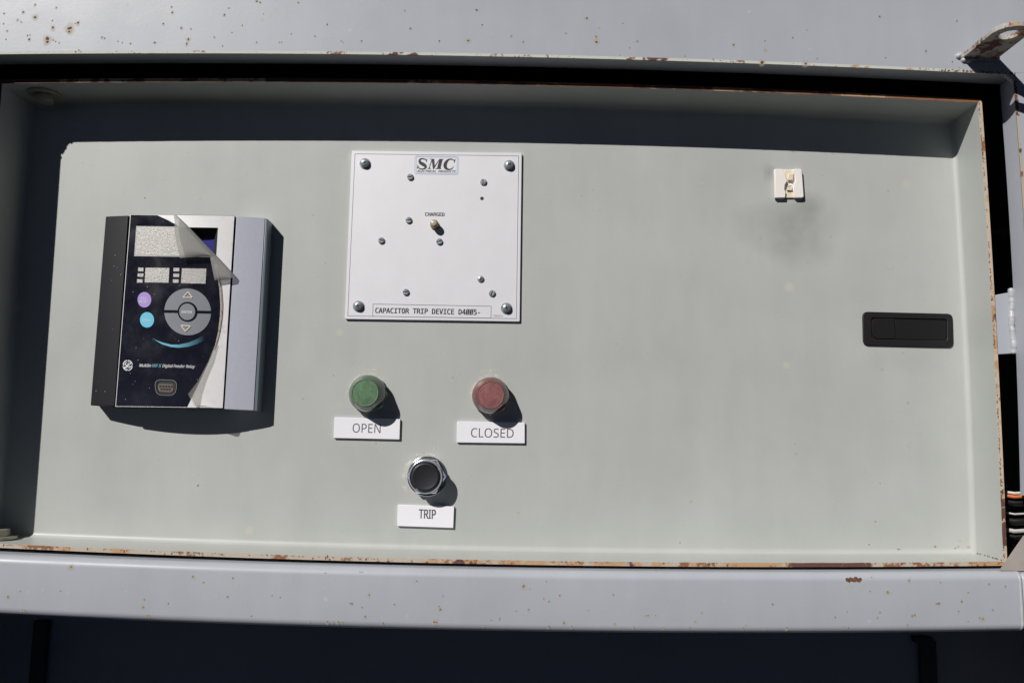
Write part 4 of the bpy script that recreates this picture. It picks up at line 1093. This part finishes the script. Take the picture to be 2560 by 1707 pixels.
ke = key('enter_key', 'key_grey', 1272, 640, 184, 190, D1)
def tri(par, pts):
    m = MB()
    for i in range(3):
        a, b = pts[i], pts[(i+1) % 3]
        m.ribbon([a, ((a[0]+b[0])/2, (a[1]+b[1])/2), b], [26, 24, 26], lambda X: hr_(X)+D1+.3, lambda X: hr_(X)+D1+.85, lambda x, y: K(x, y, D1), sub=3)
    m.build('triangle', M['emboss'], par, bevel=.12, smooth=0)
tri(ku, [(1300, 185), (1400, 315), (1182, 312)]); tri(kd, [(1138, 958), (1358, 972), (1238, 1092)])
def ktext(par, s, box, mt, **kw):
    pts = [K(x, y, D1) for x, y in box]
    text_mb(s, pts, D1+.36, th=.05, hf=hr_, **kw).build('lettering', M[mt], par, smooth=0)
ktext(kp, 'ESC', ((212, 304), (348, 306), (346, 362), (208, 360)), 'key_print', weight=.012)
ktext(kp, 'RESET', ((180, 378), (380, 382), (378, 436), (176, 432)), 'key_print', weight=.012)
ktext(kc, 'MENU', ((252, 806), (438, 810), (434, 868), (246, 864)), 'key_print', weight=.01)
ktext(ke, 'ENTER', ((1156, 618), (1386, 620), (1384, 676), (1150, 672)), 'white_print', weight=.012)
# swoosh fading to the right
m = MB()
lo_ = [(460, 1238), (560, 1312), (700, 1390), (900, 1450), (1080, 1468), (1300, 1445), (1500, 1380), (1680, 1290)]
up_ = [(458, 1236), (570, 1296), (700, 1345), (900, 1395), (1080, 1396), (1300, 1350), (1500, 1268), (1640, 1185)]
for i in range(7):
    pass
def sw(u, v):
    q_ = u*7; i = min(int(q_), 6); f_ = q_-i
    a = (lerp(lo_[i][0], lo_[i+1][0], f_), lerp(lo_[i][1], lo_[i+1][1], f_)); b = (lerp(up_[i][0], up_[i+1][0], f_), lerp(up_[i][1], up_[i+1][1], f_))
    X, Z = K(lerp(a[0], b[0], v), lerp(a[1], b[1], v), D1); return (X, hr_(X)+D1+.12, Z)
m.grid(sw, 28, 2, lambda u, v: min(1, u*3+.3)*max(0, min(1, (1-u)/.55)))
m.build('swoosh_print', M['swoosh'], face, smooth=0)
# model line, emblem
z8 = 420/2352.0
def G(x, y, d=D1): return PR(280+x*z8, 880+y*z8, d)
def gtext(s, box, mt, **kw):
    text_mb(s, [G(x, y) for x, y in box], D1, th=.06, hf=hr_, **kw).build('lettering', M[mt], face, smooth=0)
gtext('Multilin', ((386, 160), (549, 166), (546, 210), (381, 205)), 'white_print', shear=.22, weight=.008)
gtext('MIF II', ((564, 166), (692, 171), (688, 212), (559, 208)), 'cyan_print', shear=.22, weight=.008)
gtext('Digital Feeder Relay', ((708, 168), (1164, 180), (1158, 236), (702, 224)), 'white_print', shear=.22, weight=.008)
m = MB()
ec = (220, 186)
for k_ in range(4):
    a0 = k_*math.pi/2+.10; pts = [(ec[0]+64*math.cos(a0+t*(math.pi/2-.2)), ec[1]+71*math.sin(a0+t*(math.pi/2-.2))) for t in [i/8 for i in range(9)]]
    wd = [6, 11, 12, 12, 12, 12, 12, 11, 7]
    m.ribbon(pts, wd, lambda X: hr_(X)+D1, lambda X: hr_(X)+D1+.08, lambda x, y: G(x, y))
    a1 = a0-.12; pts = [(ec[0]+60*math.cos(a1), ec[1]+67*math.sin(a1)), (ec[0]+50*math.cos(a1+.2), ec[1]+56*math.sin(a1+.2)), (ec[0]+47*math.cos(a1+.42), ec[1]+53*math.sin(a1+.42))]
    m.ribbon(pts, [9, 8, 4], lambda X: hr_(X)+D1, lambda X: hr_(X)+D1+.09, lambda x, y: G(x, y))
for pts in ([(212, 150), (196, 146), (186, 160), (196, 178), (216, 186), (236, 176)], [(206, 176), (206, 200), (198, 220), (184, 226), (178, 212), (190, 202), (212, 200)],
            [(242, 146), (258, 150), (254, 166), (236, 172), (226, 184), (230, 200), (248, 198), (256, 206), (246, 220), (226, 222)], [(228, 150), (224, 172), (214, 214)]):
    m.ribbon(pts, [7, 10, 11, 11]+[10]*(len(pts)-5)+[6] if len(pts) > 4 else [9]*len(pts), lambda X: hr_(X)+D1, lambda X: hr_(X)+D1+.1, lambda x, y: G(x, y))
m.build('emblem', M['white_print'], face, smooth=0)['label'] = 'round white monogram emblem'
# serial port
def gq(pts, d): return [G(x, y, d) for x, y in pts]
hc_ = hr_(G(755, 500)[0])
o_ = rrect(gq(((605, 388), (912, 398), (890, 606), (625, 598)), D1), 5.5, 5); i_ = rrect(gq(((630, 404), (896, 412), (876, 592), (648, 584)), D1), 5.0, 5)
m = MB(); m.ring(o_, i_, hc_+D1-.2, hc_+D1+.5); port = m.build('serial_port', M['relay_dark'], relay, bevel=.2)
m = MB(); m.prism(rrect(gq(((628, 402), (898, 410), (878, 594), (646, 586)), D1), 5.0, 5), hc_+D1-.3, hc_+D1+.15); m.build('port_recess', M['dark'], port)
m = MB(); m.prism(rrect(gq(((640, 446), (874, 450), (858, 566), (654, 560)), D1), 3.0, 5), hc_+D1, hc_+D1+.6); m.build('port_insert', M['port'], port, bevel=.25)
m = MB()
for i in range(5): m.lathe(G(678+i*40, 478+i*1, D1+.6), [(1.25, hc_+D1+.5), (1.25, hc_+D1+.66), (0, hc_+D1+.66)], 10)
for i in range(4): m.lathe(G(694+i*39, 520+i*1, D1+.6), [(1.25, hc_+D1+.5), (1.25, hc_+D1+.66), (0, hc_+D1+.66)], 10)
m.build('pin_holes', M['dark'], port, smooth=0)
m = MB(); frame_line(m, rrect(gq(((602, 385), (915, 395), (892, 609), (622, 601)), D1), 5.7, 5), .45, hc_+D1+.35, .25); m.build('port_outline', M['key_grey'], port, smooth=0)
# crinkled line along the overlay's right edge
m = MB()
def crk(u, v):
    y = lerp(648, 872, u); x = ax_(y)+lerp(-.5, 6.5, v)*(.55+.45*math.sin(math.pi*u))
    X, Z = PR(x, y+tilt(x), D1); return (X, hr_(X)+D1+.15+.5*math.sin(math.pi*v)*(.6+.5*noise.noise(Vector((u*60, v*3, 0)))), Z)
m.grid(crk, 90, 4)
m.build('crinkled_edge', M['crinkle'], face, smooth=60)
# the peeling film
A = [(440, 541), (462, 563), (500, 603), (540, 644), (570, 675), (588, 693)]
Ed = [(440, 546), (441, 585), (456, 649), (529, 643), (541, 703), (574, 702)]
def poly_at(L_, t):
    q_ = t*(len(L_)-1); i = min(int(q_), len(L_)-2); f_ = q_-i; return (lerp(L_[i][0], L_[i+1][0], f_), lerp(L_[i][1], L_[i+1][1], f_))
m = MB()
def flap(u, v):
    a = poly_at(A, u); b = poly_at(Ed, u); r = lerp(1.2, 3.0, math.sin(math.pi*min(1, u*.9+.1)))
    if v < .3:      # the roll itself
        t = v/.3*math.pi; x, y = a; hh = r*(1-math.cos(t)); off = r*math.sin(t)*1.9
        x += off*.70; y -= off*.70
    else:
        t = (v-.3)/.7; x, y = lerp(a[0], b[0], t), lerp(a[1], b[1], t)
        hh = 2*r+1.6*math.sin(math.pi*t*.9)-lerp(0, 1.2, t)+.5*math.sin(u*14+t*3)*t
    X, Z = PR(x, y, D1+hh*.0); return (X, hr_(X)+D1+.3+hh, Z)
m.grid(flap, 40, 24)
pf = m.build('peeling_film', M['film'], relay, smooth=80); pf['label'] = 'clear protective film curling back over the display corner'
m = MB()
A2 = [(548, 862), (536, 905), (518, 948), (506, 985), (500, 1019)]; E2 = [(538, 864), (522, 905), (496, 955), (473, 985), (488, 1014)]
def flap2(u, v):
    a = poly_at(A2, u); b = poly_at(E2, u); x, y = lerp(a[0], b[0], v), lerp(a[1], b[1], v)
    X, Z = PR(x, y); return (X, hr_(X)+D1+.25+1.8*v*u+.3*math.sin(v*3), Z)
m.grid(flap2, 24, 6)
m.build('peeling_film', M['film_thin'], relay, smooth=80)['label'] = 'narrow strip of film lifting beside the navy overlay'
m = MB()
def tail(u, v):
    x = lerp(lerp(490, 506, v), lerp(532, 514, v), u); X, Z = PR(x, 1017-3*v)
    return (X, hr_(X)+D1+.3+5.2*v, Z)
m.grid(tail, 6, 6); m.build('film_tail', M['film'], relay, smooth=80)
m = MB()   # dust and scuffs on the dark faces
for k_ in range(70):
    x, y = random.uniform(232, 545), random.uniform(545, 1012)
    if x > ax_(y)-4 or (340 < x < 530 and 566 < y < 710): continue
    X, Z = PR(x, y, D1); m.fleck(X, hr_(X)+D1+.05, Z, random.choice((.12, .16, .2, .3)), n=5, th=.05)
m.build('dust', M['pale_dust'] if 'pale_dust' in M else M['white_print'], relay, smooth=0, kind='stuff')
m = MB()   # chipped lower edge of the face
for k_ in range(40):
    x = random.uniform(292, 470); X, Z = PR(x, yb+tilt(x)-.6, D1); m.fleck(X, hr_(X)+D1+.02, Z, random.uniform(.15, .35), n=5, th=.06, el=2.0)
m.build('edge_chips', M['white_print'], relay, smooth=0, kind='stuff')
